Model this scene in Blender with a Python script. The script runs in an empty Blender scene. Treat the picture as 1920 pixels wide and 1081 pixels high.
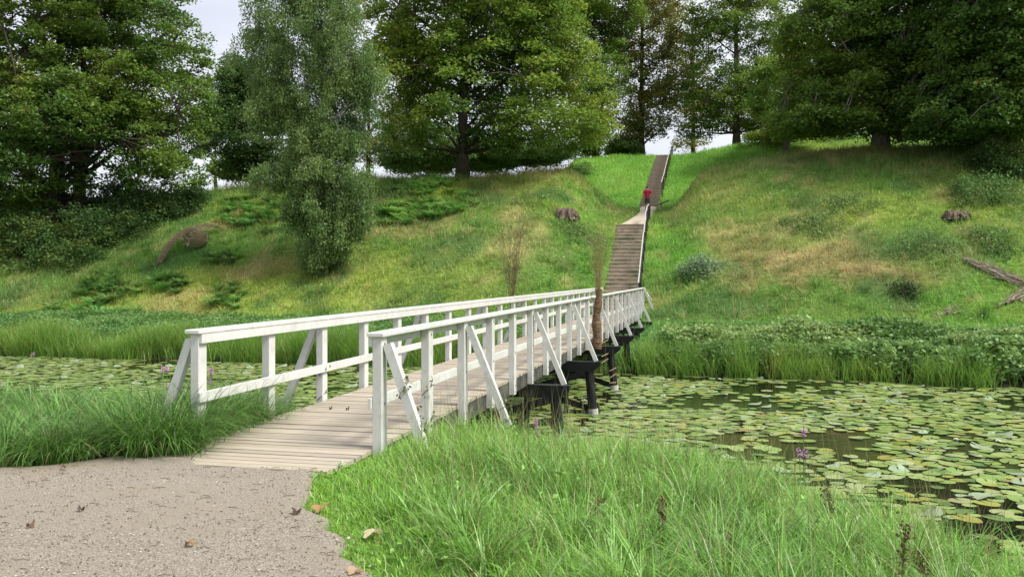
import bpy, math, random
import numpy as np
from mathutils import Vector
random.seed(7)
RNG = np.random.default_rng(11)
sc = bpy.context.scene
COL = sc.collection

# ------------------------------------------------------------------ camera
F = 1620.0                                  # focal length in photo pixels (1920 wide)
EYE = 1.65
cam_d = bpy.data.cameras.new('camera')
cam = bpy.data.objects.new('camera', cam_d)
COL.objects.link(cam)
cam.location = (0, 0, EYE)
cam.rotation_euler = (math.radians(90), 0, 0)
cam_d.sensor_width = 36.0
cam_d.lens = 36.0 * F / 1920.0
cam_d.shift_y = -23.5 / 1920.0
cam_d.clip_start = 0.1
cam_d.clip_end = 3000
sc.camera = cam

# ------------------------------------------------------------------ light
SUN_EL, SUN_AZ = math.radians(52), math.radians(114)      # azimuth from +Y towards +X
world = bpy.data.worlds.new("World")
sc.world = world
world.use_nodes = True
nt = world.node_tree
nt.nodes.clear()
wo = nt.nodes.new('ShaderNodeOutputWorld')
bg = nt.nodes.new('ShaderNodeBackground')
sky = nt.nodes.new('ShaderNodeTexSky')
sky.sky_type = 'NISHITA'
sky.sun_disc = False
sky.sun_elevation = SUN_EL
sky.sun_rotation = SUN_AZ
sky.dust_density = 3.0
tc = nt.nodes.new('ShaderNodeTexCoord')
mp = nt.nodes.new('ShaderNodeMapping')
mp.inputs['Scale'].default_value = (1.0, 1.0, 2.6)
cn = nt.nodes.new('ShaderNodeTexNoise')
cn.inputs['Scale'].default_value = 2.3
cn.inputs['Detail'].default_value = 6
cr = nt.nodes.new('ShaderNodeValToRGB')
cr.color_ramp.elements[0].position = 0.30
cr.color_ramp.elements[0].color = (5.4, 5.7, 6.7, 1)
cr.color_ramp.elements[1].position = 0.70
cr.color_ramp.elements[1].color = (8.6, 8.8, 9.4, 1)
mx = nt.nodes.new('ShaderNodeMix')
mx.data_type = 'RGBA'
mx.inputs['Factor'].default_value = 0.90
bg.inputs['Strength'].default_value = 0.068
L = nt.links.new
L(tc.outputs['Generated'], mp.inputs['Vector'])
L(mp.outputs['Vector'], cn.inputs['Vector'])
L(cn.outputs['Fac'], cr.inputs['Fac'])
L(sky.outputs['Color'], mx.inputs[6])
L(cr.outputs['Color'], mx.inputs[7])
L(mx.outputs[2], bg.inputs['Color'])
L(bg.outputs['Background'], wo.inputs['Surface'])

sun_d = bpy.data.lights.new('sun', 'SUN')
sun_d.energy = 3.0
sun_d.angle = math.radians(20)
sun_d.color = (1.0, 0.96, 0.89)
sun = bpy.data.objects.new('sun', sun_d)
COL.objects.link(sun)
sd = Vector((math.sin(SUN_AZ) * math.cos(SUN_EL), math.cos(SUN_AZ) * math.cos(SUN_EL), math.sin(SUN_EL)))
sun.rotation_euler = (-sd).to_track_quat('-Z', 'Y').to_euler()
sun.location = (20, 10, 40)

sc.view_settings.view_transform = 'Standard'
sc.view_settings.look = 'None'
sc.view_settings.exposure = 1.0
sc.view_settings.gamma = 1.0
try:
    sc.cycles.max_bounces = 8
    sc.cycles.transparent_max_bounces = 4
    sc.cycles.diffuse_bounces = 3
except Exception:
    pass

# ------------------------------------------------------------------ noise, frames, terrain
_LAT = np.random.default_rng(5).random((256, 256))
def vn(x, y, sc_, seed=0):
    x = np.asarray(x, float) / sc_ + seed * 17.31
    y = np.asarray(y, float) / sc_ + seed * 9.77
    xi = np.floor(x).astype(int); yi = np.floor(y).astype(int)
    fx = x - xi; fy = y - yi
    fx = fx * fx * (3 - 2 * fx); fy = fy * fy * (3 - 2 * fy)
    a = _LAT[xi & 255, yi & 255]; b = _LAT[(xi + 1) & 255, yi & 255]
    c = _LAT[xi & 255, (yi + 1) & 255]; d = _LAT[(xi + 1) & 255, (yi + 1) & 255]
    return (a * (1 - fx) + b * fx) * (1 - fy) + (c * (1 - fx) + d * fx) * fy
def fbm(x, y, s, seed=0, n=3):
    v = 0; a = .55; t = 0
    for k in range(n):
        v = v + a * vn(x, y, s / 2 ** k, seed + k * 3); t += a; a *= .5
    return v / t
def sst(e0, e1, x):
    t = np.clip((np.asarray(x, float) - e0) / (e1 - e0), 0, 1)
    return t * t * (3 - 2 * t)

TH = math.atan(0.2315)
CT, ST = math.cos(TH), math.sin(TH)
BX, BY = -1.27, 8.3                           # bridge frame origin: first right-hand post
def to_sw(x, y):
    dx = np.asarray(x, float) - BX; dy = np.asarray(y, float) - BY
    return dx * ST + dy * CT, dx * CT - dy * ST
def from_sw(s, w):
    return BX + ST * s + CT * w, BY + CT * s - ST * w

WATER = -1.42
NS = np.array([(-40, 19), (-20, 16.5), (-12, 15), (-5, 14.2), (-1, 13.2), (1, 12.0), (2.8, 10.6), (4.0, 9.3), (4.6, 8.0), (5.1, 6.6), (5.9, 5), (7.5, 3), (12, 0), (30, -6)], float)
def near_dist(x, y):
    """signed distance to the near shoreline, + on land"""
    x = np.asarray(x, float); y = np.asarray(y, float)
    best = np.full(x.shape, 1e9)
    for i in range(len(NS) - 1):
        a, b = NS[i], NS[i + 1]
        d = b - a; L2 = (d ** 2).sum()
        t = np.clip(((x - a[0]) * d[0] + (y - a[1]) * d[1]) / L2, 0, 1)
        best = np.minimum(best, np.hypot(x - a[0] - t * d[0], y - a[1] - t * d[1]))
    return np.where(y < np.interp(x, NS[:, 0], NS[:, 1]), best, -best)
def sfar(w):
    return np.interp(w, [-60, -12, 0, 8, 15, 25, 60], [20.6, 20.0, 19.4, 18.9, 17.4, 15.5, 12]) + (vn(w, w * 0, 2.3, 3) - .5) * .7
def wstair(s):
    return np.interp(s, [33, 43, 57, 74], [-.34, -.66, -.80, -.64])
def height(x, y):
    x = np.asarray(x, float); y = np.asarray(y, float)
    s, w = to_sw(x, y)
    nd = near_dist(x, y)
    near = np.interp(nd, [-6, -1.5, 0, .8, 2.0, 3.2, 5], [-2.3, -2.2, WATER, -1.1, -.42, -.12, -.03])
    fd = s - sfar(w)
    bank = np.interp(fd, [-6, -1.5, 0, .8, 4, 9.5], [-2.3, -2.2, WATER, -1.08, -.8, -.5])
    zc = np.interp(w, [-70, -41, -27, -13, -6, 0, 3, 6, 13, 25, 60], [7.2, 7.9, 8.5, 8.8, 8.9, 8.8, 8.8, 9.7, 10.15, 9.9, 9.8])
    sc_ = np.interp(w, [-6, 3], [48.5, 51.0])
    q = (s - 31.0) / (sc_ - 31.0)
    up = np.clip(q, 0, 1)
    prof = up * (1.13 - .13 * up ** 2) - .055 * np.sin(up * math.pi) * 0
    prof = np.minimum(prof, 1) - .10 * sst(.8, 1.0, up) * 0
    mound = -.45 + (zc + .45) * (prof - 0.035 * np.exp(-((up - 1) / .1) ** 2))
    mound = mound - sst(0, 12, s - sc_ - 1) * np.interp(w, [-9, 0], [1.6, .6])
    gul = np.interp(s, [29.5, 32.4, 34.6, 38.8, 43.0, 57.2, 73.6, 78, 400], [-.5, -.05, .85, 2.75, 4.62, 6.75, 12.85, 13.0, 13.0])
    back = gul + sst(56, 74, s) * np.interp(w, [0, 6, 20], [0, .8, 1.2])
    back = back - np.interp(w, [-16, -9.5], [6, 0]) * sst(50, 60, s)
    g = sst(-6.4, -2.6, w) * (1 - sst(0.2, 3.0, w))
    shoulder = np.maximum(mound, back)
    hill = np.where(s > 31, shoulder * (1 - g) + gul * g, bank)
    k = sst(29.5, 31.5, s)
    hill = bank * (1 - k) + np.maximum(hill, bank) * k
    hill = hill + ((fbm(x, y, 5.0, 1) - .5) * .7 + (fbm(x, y, 1.6, 15) - .5) * .38) * sst(31, 37, s) * (1 - .85 * g)
    mid = (s + 8 * 0 > 10.5)
    z = np.where(mid, hill, near)
    # sink the sheet below the stairs
    wr = wstair(s)
    z = z - .22 * sst(.06, -.04, w - wr) * sst(-.06, .04, w - (wr - 1.68)) * sst(32.3, 32.7, s) * (1 - sst(42.9, 43.4, s))
    z = z - .22 * sst(.06, -.04, w - wr) * sst(-.06, .04, w - (wr - 1.36)) * sst(56.6, 57.0, s) * (1 - sst(73.9, 74.4, s))
    return z
def hz(x, y):
    return float(height(np.array([x]), np.array([y]))[0])
_T = np.concatenate([np.arange(3, 60, .1), np.arange(60, 160, .25)])
def hit(px, py):
    """where the line of sight of a photo pixel meets the ground"""
    X = (px - 960) / F * _T; Z = EYE + (517 - py) / F * _T
    h = np.maximum(height(X, _T), WATER)
    i = np.argmax(Z < h)
    if i == 0: return hit(px, py + 4)
    return float(X[i]), float(_T[i]), float(h[i])
def at(px, py, d):
    return (px - 960) / F * d, d, EYE + (517 - py) / F * d

# ------------------------------------------------------------------ materials
def newmat(name):
    m = bpy.data.materials.new(name); m.use_nodes = True
    n = m.node_tree; n.nodes.clear()
    o = n.nodes.new('ShaderNodeOutputMaterial')
    return m, n, o
def leafmat(name, rough=.5, trans=.28, spec=.35, objvar=0.0):
    m, n, o = newmat(name)
    a = n.nodes.new('ShaderNodeAttribute'); a.attribute_name = 'Col'
    p = n.nodes.new('ShaderNodeBsdfPrincipled')
    p.inputs['Roughness'].default_value = rough
    p.inputs['Specular IOR Level'].default_value = spec
    t = n.nodes.new('ShaderNodeBsdfTranslucent')
    ms = n.nodes.new('ShaderNodeMixShader'); ms.inputs[0].default_value = trans
    src = a.outputs['Color']
    if objvar:
        oi = n.nodes.new('ShaderNodeObjectInfo')
        h = n.nodes.new('ShaderNodeHueSaturation')
        r = n.nodes.new('ShaderNodeMapRange')
        r.inputs['To Min'].default_value = 1 - objvar; r.inputs['To Max'].default_value = 1 + objvar
        r2 = n.nodes.new('ShaderNodeMapRange')
        r2.inputs['To Min'].default_value = .475; r2.inputs['To Max'].default_value = .515
        n.links.new(oi.outputs['Random'], r.inputs['Value']); n.links.new(oi.outputs['Random'], r2.inputs['Value'])
        n.links.new(r.outputs[0], h.inputs['Value']); n.links.new(r2.outputs[0], h.inputs['Hue'])
        n.links.new(src, h.inputs['Color']); src = h.outputs['Color']
    n.links.new(src, p.inputs['Base Color']); n.links.new(src, t.inputs['Color'])
    n.links.new(p.outputs[0], ms.inputs[1]); n.links.new(t.outputs[0], ms.inputs[2])
    n.links.new(ms.outputs[0], o.inputs['Surface'])
    return m
def noisemat(name, c1, c2, scale=8, rough=.8, bump=.3, bscale=None, spec=.3, stretch=(1, 1, 1), detail=6, lo=.35, hi=.65, c3=None, s3=1.0, bdist=.02):
    m, n, o = newmat(name)
    t = n.nodes.new('ShaderNodeTexCoord'); mpn = n.nodes.new('ShaderNodeMapping')
    mpn.inputs['Scale'].default_value = stretch
    ns = n.nodes.new('ShaderNodeTexNoise'); ns.inputs['Scale'].default_value = scale; ns.inputs['Detail'].default_value = detail
    ns.inputs['Roughness'].default_value = .65
    r = n.nodes.new('ShaderNodeValToRGB')
    r.color_ramp.elements[0].position = lo; r.color_ramp.elements[0].color = (*c1, 1)
    r.color_ramp.elements[1].position = hi; r.color_ramp.elements[1].color = (*c2, 1)
    p = n.nodes.new('ShaderNodeBsdfPrincipled'); p.inputs['Roughness'].default_value = rough
    p.inputs['Specular IOR Level'].default_value = spec
    k = n.links.new
    k(t.outputs['Object'], mpn.inputs['Vector']); k(mpn.outputs[0], ns.inputs['Vector']); k(ns.outputs['Fac'], r.inputs['Fac'])
    src = r.outputs['Color']
    if c3 is not None:
        n3 = n.nodes.new('ShaderNodeTexNoise'); n3.inputs['Scale'].default_value = s3; n3.inputs['Detail'].default_value = 5
        r3 = n.nodes.new('ShaderNodeValToRGB')
        r3.color_ramp.elements[0].position = .5; r3.color_ramp.elements[0].color = (0, 0, 0, 1)
        r3.color_ramp.elements[1].position = .68; r3.color_ramp.elements[1].color = (1, 1, 1, 1)
        mm = n.nodes.new('ShaderNodeMix'); mm.data_type = 'RGBA'; mm.inputs[7].default_value = (*c3, 1)
        k(t.outputs['Object'], n3.inputs['Vector']); k(n3.outputs['Fac'], r3.inputs['Fac'])
        k(r3.outputs['Color'], mm.inputs['Factor']); k(src, mm.inputs[6]); src = mm.outputs[2]
    k(src, p.inputs['Base Color'])
    if bump:
        b = n.nodes.new('ShaderNodeBump'); b.inputs['Strength'].default_value = bump; b.inputs['Distance'].default_value = bdist
        nb = n.nodes.new('ShaderNodeTexNoise'); nb.inputs['Scale'].default_value = bscale or scale * 2; nb.inputs['Detail'].default_value = 5
        k(mpn.outputs[0], nb.inputs['Vector']); k(nb.outputs['Fac'], b.inputs['Height']); k(b.outputs[0], p.inputs['Normal'])
    k(p.outputs[0], o.inputs['Surface'])
    return m
M_leaf = leafmat('tree_leaf', .5, .46, .35)
M_grass = leafmat('grass_blade', .45, .42, .4)
M_grassfg = leafmat('near_grass_blade', .42, .24, .45)
M_fern = leafmat('fern_leaf', .5, .3, .3, .15)
M_pad = leafmat('lily_pad', .38, .08, .5)
M_padv = leafmat('lily_pad_single', .38, .08, .5, .12)
M_paint = noisemat('white_paint', (.52, .515, .485), (.62, .615, .59), 5, .42, .12, 60, .4, (1, 1, .35), lo=.3, hi=.6, c3=(.50, .505, .46), s3=11.0, bdist=.004)
M_black = noisemat('black_tar_wood', (.004, .0045, .006), (.011, .012, .014), 9, .45, .25, 30, .35, bdist=.01)
M_fascia = noisemat('weathered_black_board', (.035, .036, .036), (.075, .073, .066), 9, .7, .3, 40, .25, c3=(.12, .115, .09), s3=4, bdist=.01)
M_band = noisemat('pale_waterline', (.34, .33, .30), (.50, .49, .45), 12, .8, .2)
M_bark = noisemat('brown_bark', (.035, .028, .02), (.10, .082, .062), 3.2, .9, .8, 8, .15, (3, 3, .6), bdist=.06)
M_barkp = noisemat('pale_flaking_bark', (.10, .085, .065), (.30, .27, .23), 2.4, .9, .8, 8, .15, (3, 3, .5), bdist=.06)
M_birch = noisemat('birch_bark', (.05, .045, .04), (.30, .29, .26), 5, .8, .4, 10, .2, (1, 1, 3), bdist=.03)
M_riser = noisemat('stair_timber', (.20, .16, .115), (.34, .28, .205), 5, .85, .3, 30, .2, (1, 1, 4), c3=(.10, .12, .06), s3=1.4)
M_tread = noisemat('stair_gravel', (.38, .32, .25), (.52, .45, .36), 14, .95, .3, 60, .2)
M_wood = noisemat('grey_dead_wood', (.16, .125, .095), (.36, .30, .245), 9, .9, .5, 30, .2, (1, 1, 1))
M_wicker = noisemat('brown_willow', (.075, .048, .028), (.21, .14, .08), 14, .8, .4, 60, .25)
M_straw = noisemat('dry_straw', (.36, .27, .14), (.52, .42, .25), 10, .8, .1, 30, .2)
M_steel = noisemat('grey_green_metal', (.16, .19, .18), (.22, .26, .24), 10, .4, 0, spec=.5)
M_pale = noisemat('pale_handrail', (.34, .33, .30), (.48, .46, .42), 6, .6, .15, 40)
M_skin = noisemat('skin', (.42, .26, .19), (.50, .32, .24), 10, .6, 0)
M_shirt = noisemat('crimson_cotton', (.44, .012, .045), (.56, .02, .065), 6, .85, .2, 30)
M_shorts = noisemat('dark_grey_cotton', (.045, .055, .06), (.075, .085, .09), 10, .85, .1)
M_hair = noisemat('dark_hair', (.015, .011, .009), (.035, .025, .02), 30, .6, .2)
M_shoe = noisemat('dark_shoe', (.02, .02, .022), (.04, .04, .045), 10, .6, 0)

# gravel
def gravel_mat():
    m = noisemat('gravel', (.118, .100, .077), (.47, .418, .34), 95, .95, 1.0, 220, .15, detail=8, lo=.36, hi=.62, c3=(.31, .268, .205), s3=1.1, bdist=.012)
    return m
M_gravel = gravel_mat()
M_soil = noisemat('soil', (.03, .026, .018), (.06, .05, .034), 8, .95, .5)

# deck boards: weathered pale wood, a tone of its own for each board
def deck_mat():
    m, n, o = newmat('deck_board')
    a = n.nodes.new('ShaderNodeAttribute'); a.attribute_name = 'Col'
    t = n.nodes.new('ShaderNodeTexCoord'); mpn = n.nodes.new('ShaderNodeMapping'); mpn.inputs['Scale'].default_value = (1.2, 14, 14)
    ns = n.nodes.new('ShaderNodeTexNoise'); ns.inputs['Scale'].default_value = 3; ns.inputs['Detail'].default_value = 8
    r = n.nodes.new('ShaderNodeMapRange'); r.inputs['From Min'].default_value = .3; r.inputs['From Max'].default_value = .7
    r.inputs['To Min'].default_value = .82; r.inputs['To Max'].default_value = 1.08
    v = n.nodes.new('ShaderNodeVectorMath'); v.operation = 'SCALE'
    p = n.nodes.new('ShaderNodeBsdfPrincipled'); p.inputs['Roughness'].default_value = .75; p.inputs['Specular IOR Level'].default_value = .25
    b = n.nodes.new('ShaderNodeBump'); b.inputs['Strength'].default_value = .3; b.inputs['Distance'].default_value = .01
    k = n.links.new
    k(t.outputs['Object'], mpn.inputs[0]); k(mpn.outputs[0], ns.inputs['Vector']); k(ns.outputs['Fac'], r.inputs['Value'])
    k(a.outputs['Color'], v.inputs[0]); k(r.outputs[0], v.inputs['Scale']); k(v.outputs[0], p.inputs['Base Color'])
    k(ns.outputs['Fac'], b.inputs['Height']); k(b.outputs[0], p.inputs['Normal']); k(p.outputs[0], o.inputs['Surface'])
    return m
M_deck = deck_mat()
def ground_mat():
    m, n, o = newmat('turf')
    a = n.nodes.new('ShaderNodeAttribute'); a.attribute_name = 'Col'
    ns = n.nodes.new('ShaderNodeTexNoise'); ns.inputs['Scale'].default_value = 5; ns.inputs['Detail'].default_value = 8
    t = n.nodes.new('ShaderNodeTexCoord')
    r = n.nodes.new('ShaderNodeMapRange'); r.inputs['From Min'].default_value = .3; r.inputs['From Max'].default_value = .7
    r.inputs['To Min'].default_value = .6; r.inputs['To Max'].default_value = 1.2
    v = n.nodes.new('ShaderNodeVectorMath'); v.operation = 'SCALE'
    p = n.nodes.new('ShaderNodeBsdfPrincipled'); p.inputs['Roughness'].default_value = .95; p.inputs['Specular IOR Level'].default_value = .1
    b = n.nodes.new('ShaderNodeBump'); b.inputs['Strength'].default_value = .8; b.inputs['Distance'].default_value = .1
    k = n.links.new
    k(t.outputs['Object'], ns.inputs['Vector']); k(ns.outputs['Fac'], r.inputs['Value'])
    k(a.outputs['Color'], v.inputs[0]); k(r.outputs[0], v.inputs['Scale']); k(v.outputs[0], p.inputs['Base Color'])
    k(ns.outputs['Fac'], b.inputs['Height']); k(b.outputs[0], p.inputs['Normal']); k(p.outputs[0], o.inputs['Surface'])
    return m
M_ground = ground_mat()
def water_mat():
    m, n, o = newmat('dark_water')
    t = n.nodes.new('ShaderNodeTexCoord')
    ns = n.nodes.new('ShaderNodeTexNoise'); ns.inputs['Scale'].default_value = .55; ns.inputs['Detail'].default_value = 8; ns.inputs['Roughness'].default_value = .6
    r = n.nodes.new('ShaderNodeValToRGB')
    r.color_ramp.elements[0].position = .42; r.color_ramp.elements[0].color = (.007, .009, .005, 1)
    r.color_ramp.elements[1].position = .68; r.color_ramp.elements[1].color = (.022, .020, .009, 1)
    p = n.nodes.new('ShaderNodeBsdfPrincipled'); p.inputs['Roughness'].default_value = .06
    p.inputs['IOR'].default_value = 1.33
    b = n.nodes.new('ShaderNodeBump'); b.inputs['Strength'].default_value = .12; b.inputs['Distance'].default_value = .05
    nb = n.nodes.new('ShaderNodeTexNoise'); nb.inputs['Scale'].default_value = 2.5; nb.inputs['Detail'].default_value = 3
    k = n.links.new
    k(t.outputs['Object'], ns.inputs['Vector']); k(ns.outputs['Fac'], r.inputs['Fac']); k(r.outputs['Color'], p.inputs['Base Color'])
    k(t.outputs['Object'], nb.inputs['Vector']); k(nb.outputs['Fac'], b.inputs['Height']); k(b.outputs[0], p.inputs['Normal'])
    k(p.outputs[0], o.inputs['Surface'])
    return m
M_water = water_mat()

# ------------------------------------------------------------------ object helpers
def tag(o, label=None, cat=None, group=None, kind=None):
    if label: o['label'] = label
    if cat: o['category'] = cat
    if group: o['group'] = group
    if kind: o['kind'] = kind
    return o
def link(name, me, mat, parent=None, loc=None):
    if mat is not None:
        for mm in (mat if isinstance(mat, (list, tuple)) else [mat]): me.materials.append(mm)
    o = bpy.data.objects.new(name, me); COL.objects.link(o)
    if parent is not None: o.parent = parent
    if loc is not None: o.location = loc
    return o
def empty(name, loc=(0, 0, 0), rz=0.0):
    o = bpy.data.objects.new(name, None); COL.objects.link(o)
    o.empty_display_size = .3; o.location = loc; o.rotation_euler = (0, 0, rz)
    return o
def copy_tree(o, parent=None):
    c = o.copy(); COL.objects.link(c); c.parent = parent
    for ch in o.children: copy_tree(ch, c)
    return c
def np_mesh(name, V, Fc, col=None, smooth=False):
    """V (n,3), Fc (m,k) faces with k corners each"""
    me = bpy.data.meshes.new(name)
    n, (m, k) = len(V), Fc.shape
    me.vertices.add(n); me.vertices.foreach_set('co', np.ascontiguousarray(V, np.float32).ravel())
    me.loops.add(m * k); me.loops.foreach_set('vertex_index', Fc.astype(np.int32).ravel())
    me.polygons.add(m); me.polygons.foreach_set('loop_start', np.arange(0, m * k, k, dtype=np.int32))
    me.polygons.foreach_set('loop_total', np.full(m, k, np.int32))
    me.polygons.foreach_set('use_smooth', np.full(m, smooth))
    me.update(calc_edges=True)
    if col is not None:
        c4 = np.ones((n, 4), np.float32); c4[:, :3] = np.clip(col, 0, 1)
        me.color_attributes.new('Col', 'FLOAT_COLOR', 'POINT').data.foreach_set('color', c4.ravel())
    return me
class MB:
    def __init__(s): s.v = []; s.f = []; s.m = []; s.c = []
    def add(s, vs, fs, mi=0, col=(1, 1, 1)):
        b = len(s.v); s.v += [tuple(v) for v in vs]; s.f += [tuple(b + i for i in f) for f in fs]; s.m += [mi] * len(fs); s.c += [col] * len(vs)
    def box(s, x0, x1, y0, y1, z0, z1, mi=0, col=(1, 1, 1)):
        s.add([(x0, y0, z0), (x1, y0, z0), (x1, y1, z0), (x0, y1, z0), (x0, y0, z1), (x1, y0, z1), (x1, y1, z1), (x0, y1, z1)],
              [(3, 2, 1, 0), (4, 5, 6, 7), (0, 1, 5, 4), (1, 2, 6, 5), (2, 3, 7, 6), (3, 0, 4, 7)], mi, col)
    def cbox(s, x0, x1, y0, y1, z0, z1, b=.006, mi=0):
        """box with chamfered edges"""
        vs = []
        for z, e in ((z0, b), (z0 + b, 0), (z1 - b, 0), (z1, b)):
            for (x, y) in ((x0 + b, y0), (x1 - b, y0), (x1, y0 + b), (x1, y1 - b), (x1 - b, y1), (x0 + b, y1), (x0, y1 - b), (x0, y0 + b)):
                cx, cy = (x0 + x1) / 2, (y0 + y1) / 2
                if e: x = min(max(x, x0 + e), x1 - e); y = min(max(y, y0 + e), y1 - e)
                vs.append((x, y, z))
        fs = [tuple(range(7, -1, -1)), tuple(range(24, 32))]
        for L_ in range(3):
            for i in range(8):
                j = (i + 1) % 8
                fs.append((L_ * 8 + i, L_ * 8 + j, L_ * 8 + 8 + j, L_ * 8 + 8 + i))
        s.add(vs, fs, mi)
    def beam(s, p, q, wa, wb, up=(0, 1, 0), mi=0):
        """bar from p to q, wa wide along `up`, wb across"""
        p = Vector(p); q = Vector(q); d = (q - p).normalized(); u = Vector(up); u = (u - d * u.dot(d)).normalized(); v = d.cross(u)
        c = [u * wa / 2 + v * wb / 2, -u * wa / 2 + v * wb / 2, -u * wa / 2 - v * wb / 2, u * wa / 2 - v * wb / 2]
        s.add([p + k for k in c] + [q + k for k in c], [(0, 1, 2, 3), (7, 6, 5, 4), (0, 4, 5, 1), (1, 5, 6, 2), (2, 6, 7, 3), (3, 7, 4, 0)], mi)
    def tube(s, pts, rad, n=8, mi=0, cap=True, rough=0.0):
        P = [Vector(p) for p in pts]
        if not hasattr(rad, '__len__'): rad = [rad] * len(P)
        vs = []; ref = Vector((.31, .77, .55))
        for i, p in enumerate(P):
            d = (P[min(i + 1, len(P) - 1)] - P[max(i - 1, 0)])
            d = d.normalized() if d.length > 1e-9 else Vector((0, 0, 1))
            if abs(d.dot(ref)) > .95: ref = Vector((.9, -.2, .1))
            u = (ref - d * ref.dot(d)).normalized(); v = d.cross(u); ref = u
            for k in range(n):
                a = 2 * math.pi * k / n; r = rad[i] * (1 + (random.random() - .5) * rough)
                vs.append(p + u * (math.cos(a) * r) + v * (math.sin(a) * r))
        fs = []
        for i in range(len(P) - 1):
            for k in range(n):
                j = (k + 1) % n
                fs.append((i * n + k, i * n + j, (i + 1) * n + j, (i + 1) * n + k))
        if cap:
            fs.append(tuple(range(n - 1, -1, -1))); fs.append(tuple((len(P) - 1) * n + k for k in range(n)))
        s.add(vs, fs, mi)
    def mesh(s, name, smooth=False, col=False):
        me = bpy.data.meshes.new(name); me.from_pydata(s.v, [], s.f)
        me.polygons.foreach_set('material_index', s.m)
        if smooth: me.polygons.foreach_set('use_smooth', [True] * len(s.f))
        if col:
            a = me.color_attributes.new('Col', 'FLOAT_COLOR', 'POINT')
            a.data.foreach_set('color', np.array([(*c, 1) for c in s.c], np.float32).ravel())
        me.update(); return me
    def build(s, name, mat, parent=None, loc=None, smooth=False, col=False):
        return link(name, s.mesh(name, smooth, col), mat, parent, loc)

# ------------------------------------------------------------------ colours of the turf
G_FRESH = np.array((.125, .285, .035)); G_MID = np.array((.125, .225, .042)); G_DEEP = np.array((.060, .135, .034))
G_YEL = np.array((.235, .30, .055)); G_STRAW = np.array((.40, .345, .15)); G_RUST = np.array((.34, .235, .115)); G_BLUE = np.array((.085, .185, .060))
PATCH = []
def patch(px, py, rx, ry, col, a):
    X, Y, _ = hit(px, py)
    if Y > 95: return
    x2, y2, _ = hit(px, min(py + ry, 660)); x1, y1, _ = hit(px, max(py - ry, 300))
    y1 = min(y1, Y + 8); ryy = max(abs(y2 - y1) / 2, .6)
    PATCH.append((X, (Y * 2 + y1 + y2) / 4 if False else Y, rx / F * Y, ryy, np.array(col), a))
for a in [(1500, 500, 230, 34, G_RUST, .95), (1680, 520, 130, 36, G_RUST, .9), (1400, 470, 110, 40, G_RUST, .7), (1560, 455, 120, 25, G_STRAW, .6),
          (1830, 365, 90, 22, G_RUST, .7), (1500, 390, 200, 40, G_YEL, .6), (1340, 330, 70, 40, G_YEL, .9), (1500, 300, 170, 22, G_STRAW, .55),
          (1470, 420, 100, 30, G_STRAW, .5), (1300, 500, 50, 60, G_FRESH, .9), (1250, 470, 45, 90, G_FRESH, 1.0), (1120, 460, 45, 90, G_FRESH, .95),
          (1800, 600, 160, 30, G_FRESH, .8), (1850, 520, 90, 50, G_FRESH, .5), (1780, 440, 110, 40, G_MID, .7),
          (420, 480, 70, 22, G_FRESH, .8), (340, 480, 60, 30, G_FRESH, .6), (350, 600, 60, 22, G_RUST, .75), (300, 570, 70, 20, G_RUST, .6), (450, 580, 120, 30, G_YEL, .6),
          (520, 500, 90, 20, G_RUST, .55), (440, 410, 40, 18, G_RUST, .8), (760, 430, 110, 20, G_RUST, .6), (860, 470, 80, 35, G_STRAW, .5), (800, 520, 200, 40, G_YEL, .7),
          (980, 450, 60, 60, G_STRAW, .65), (1010, 370, 90, 40, G_YEL, .6), (1040, 325, 80, 14, G_STRAW, .85), (1150, 345, 40, 20, G_STRAW, .8), (700, 330, 120, 12, G_YEL, .8),
          (950, 330, 100, 16, G_YEL, .7), (850, 560, 200, 25, G_YEL, .5), (100, 590, 100, 20, G_YEL, .4), (200, 560, 60, 20, G_RUST, .35)]:
    patch(*a)
def turf(x, y):
    """albedo of the vegetation at a place"""
    s, w = to_sw(x, y)
    n1 = fbm(x, y, 6.0, 2)[:, None]; n2 = fbm(x, y, 1.3, 6)[:, None]; n3 = fbm(x, y, 2.6, 9, 2)[:, None]
    hill = sst(29, 33, s)[:, None]
    base = G_MID * (1 - n1) + G_FRESH * n1
    hb = G_MID + (G_YEL - G_MID) * sst(.38, .66, n1)
    base = base * (1 - hill) + hb * hill
    for X, Y, rx, ry, c, a in PATCH:
        q = ((x - X) / rx) ** 2 + ((y - Y) / ry) ** 2
        k = (np.clip(1.35 - q + (n2[:, 0] - .5) * 2.2, 0, 1) * a * .66)[:, None]
        base = base * (1 - k) + c * k
    st = sst(.60, .78, n2) * hill * .42
    base = base * (1 - st) + G_STRAW * st
    dk = sst(.58, .80, n3) * .75
    base = base * (1 - dk) + G_DEEP * dk
    back = (sst(53, 57, s) * sst(-14, -8, w) * (1 - .75 * sst(5, 12, w)))[:, None]
    base = base * (1 - back * .8) + (G_FRESH * (.75 + .5 * n2)) * back * .8
    fb = (sst(0, 2, s - sfar(w)) * (1 - sst(27, 31, s)))[:, None]
    base = base * (1 - fb * .6) + G_BLUE * fb * .6
    return base

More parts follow.
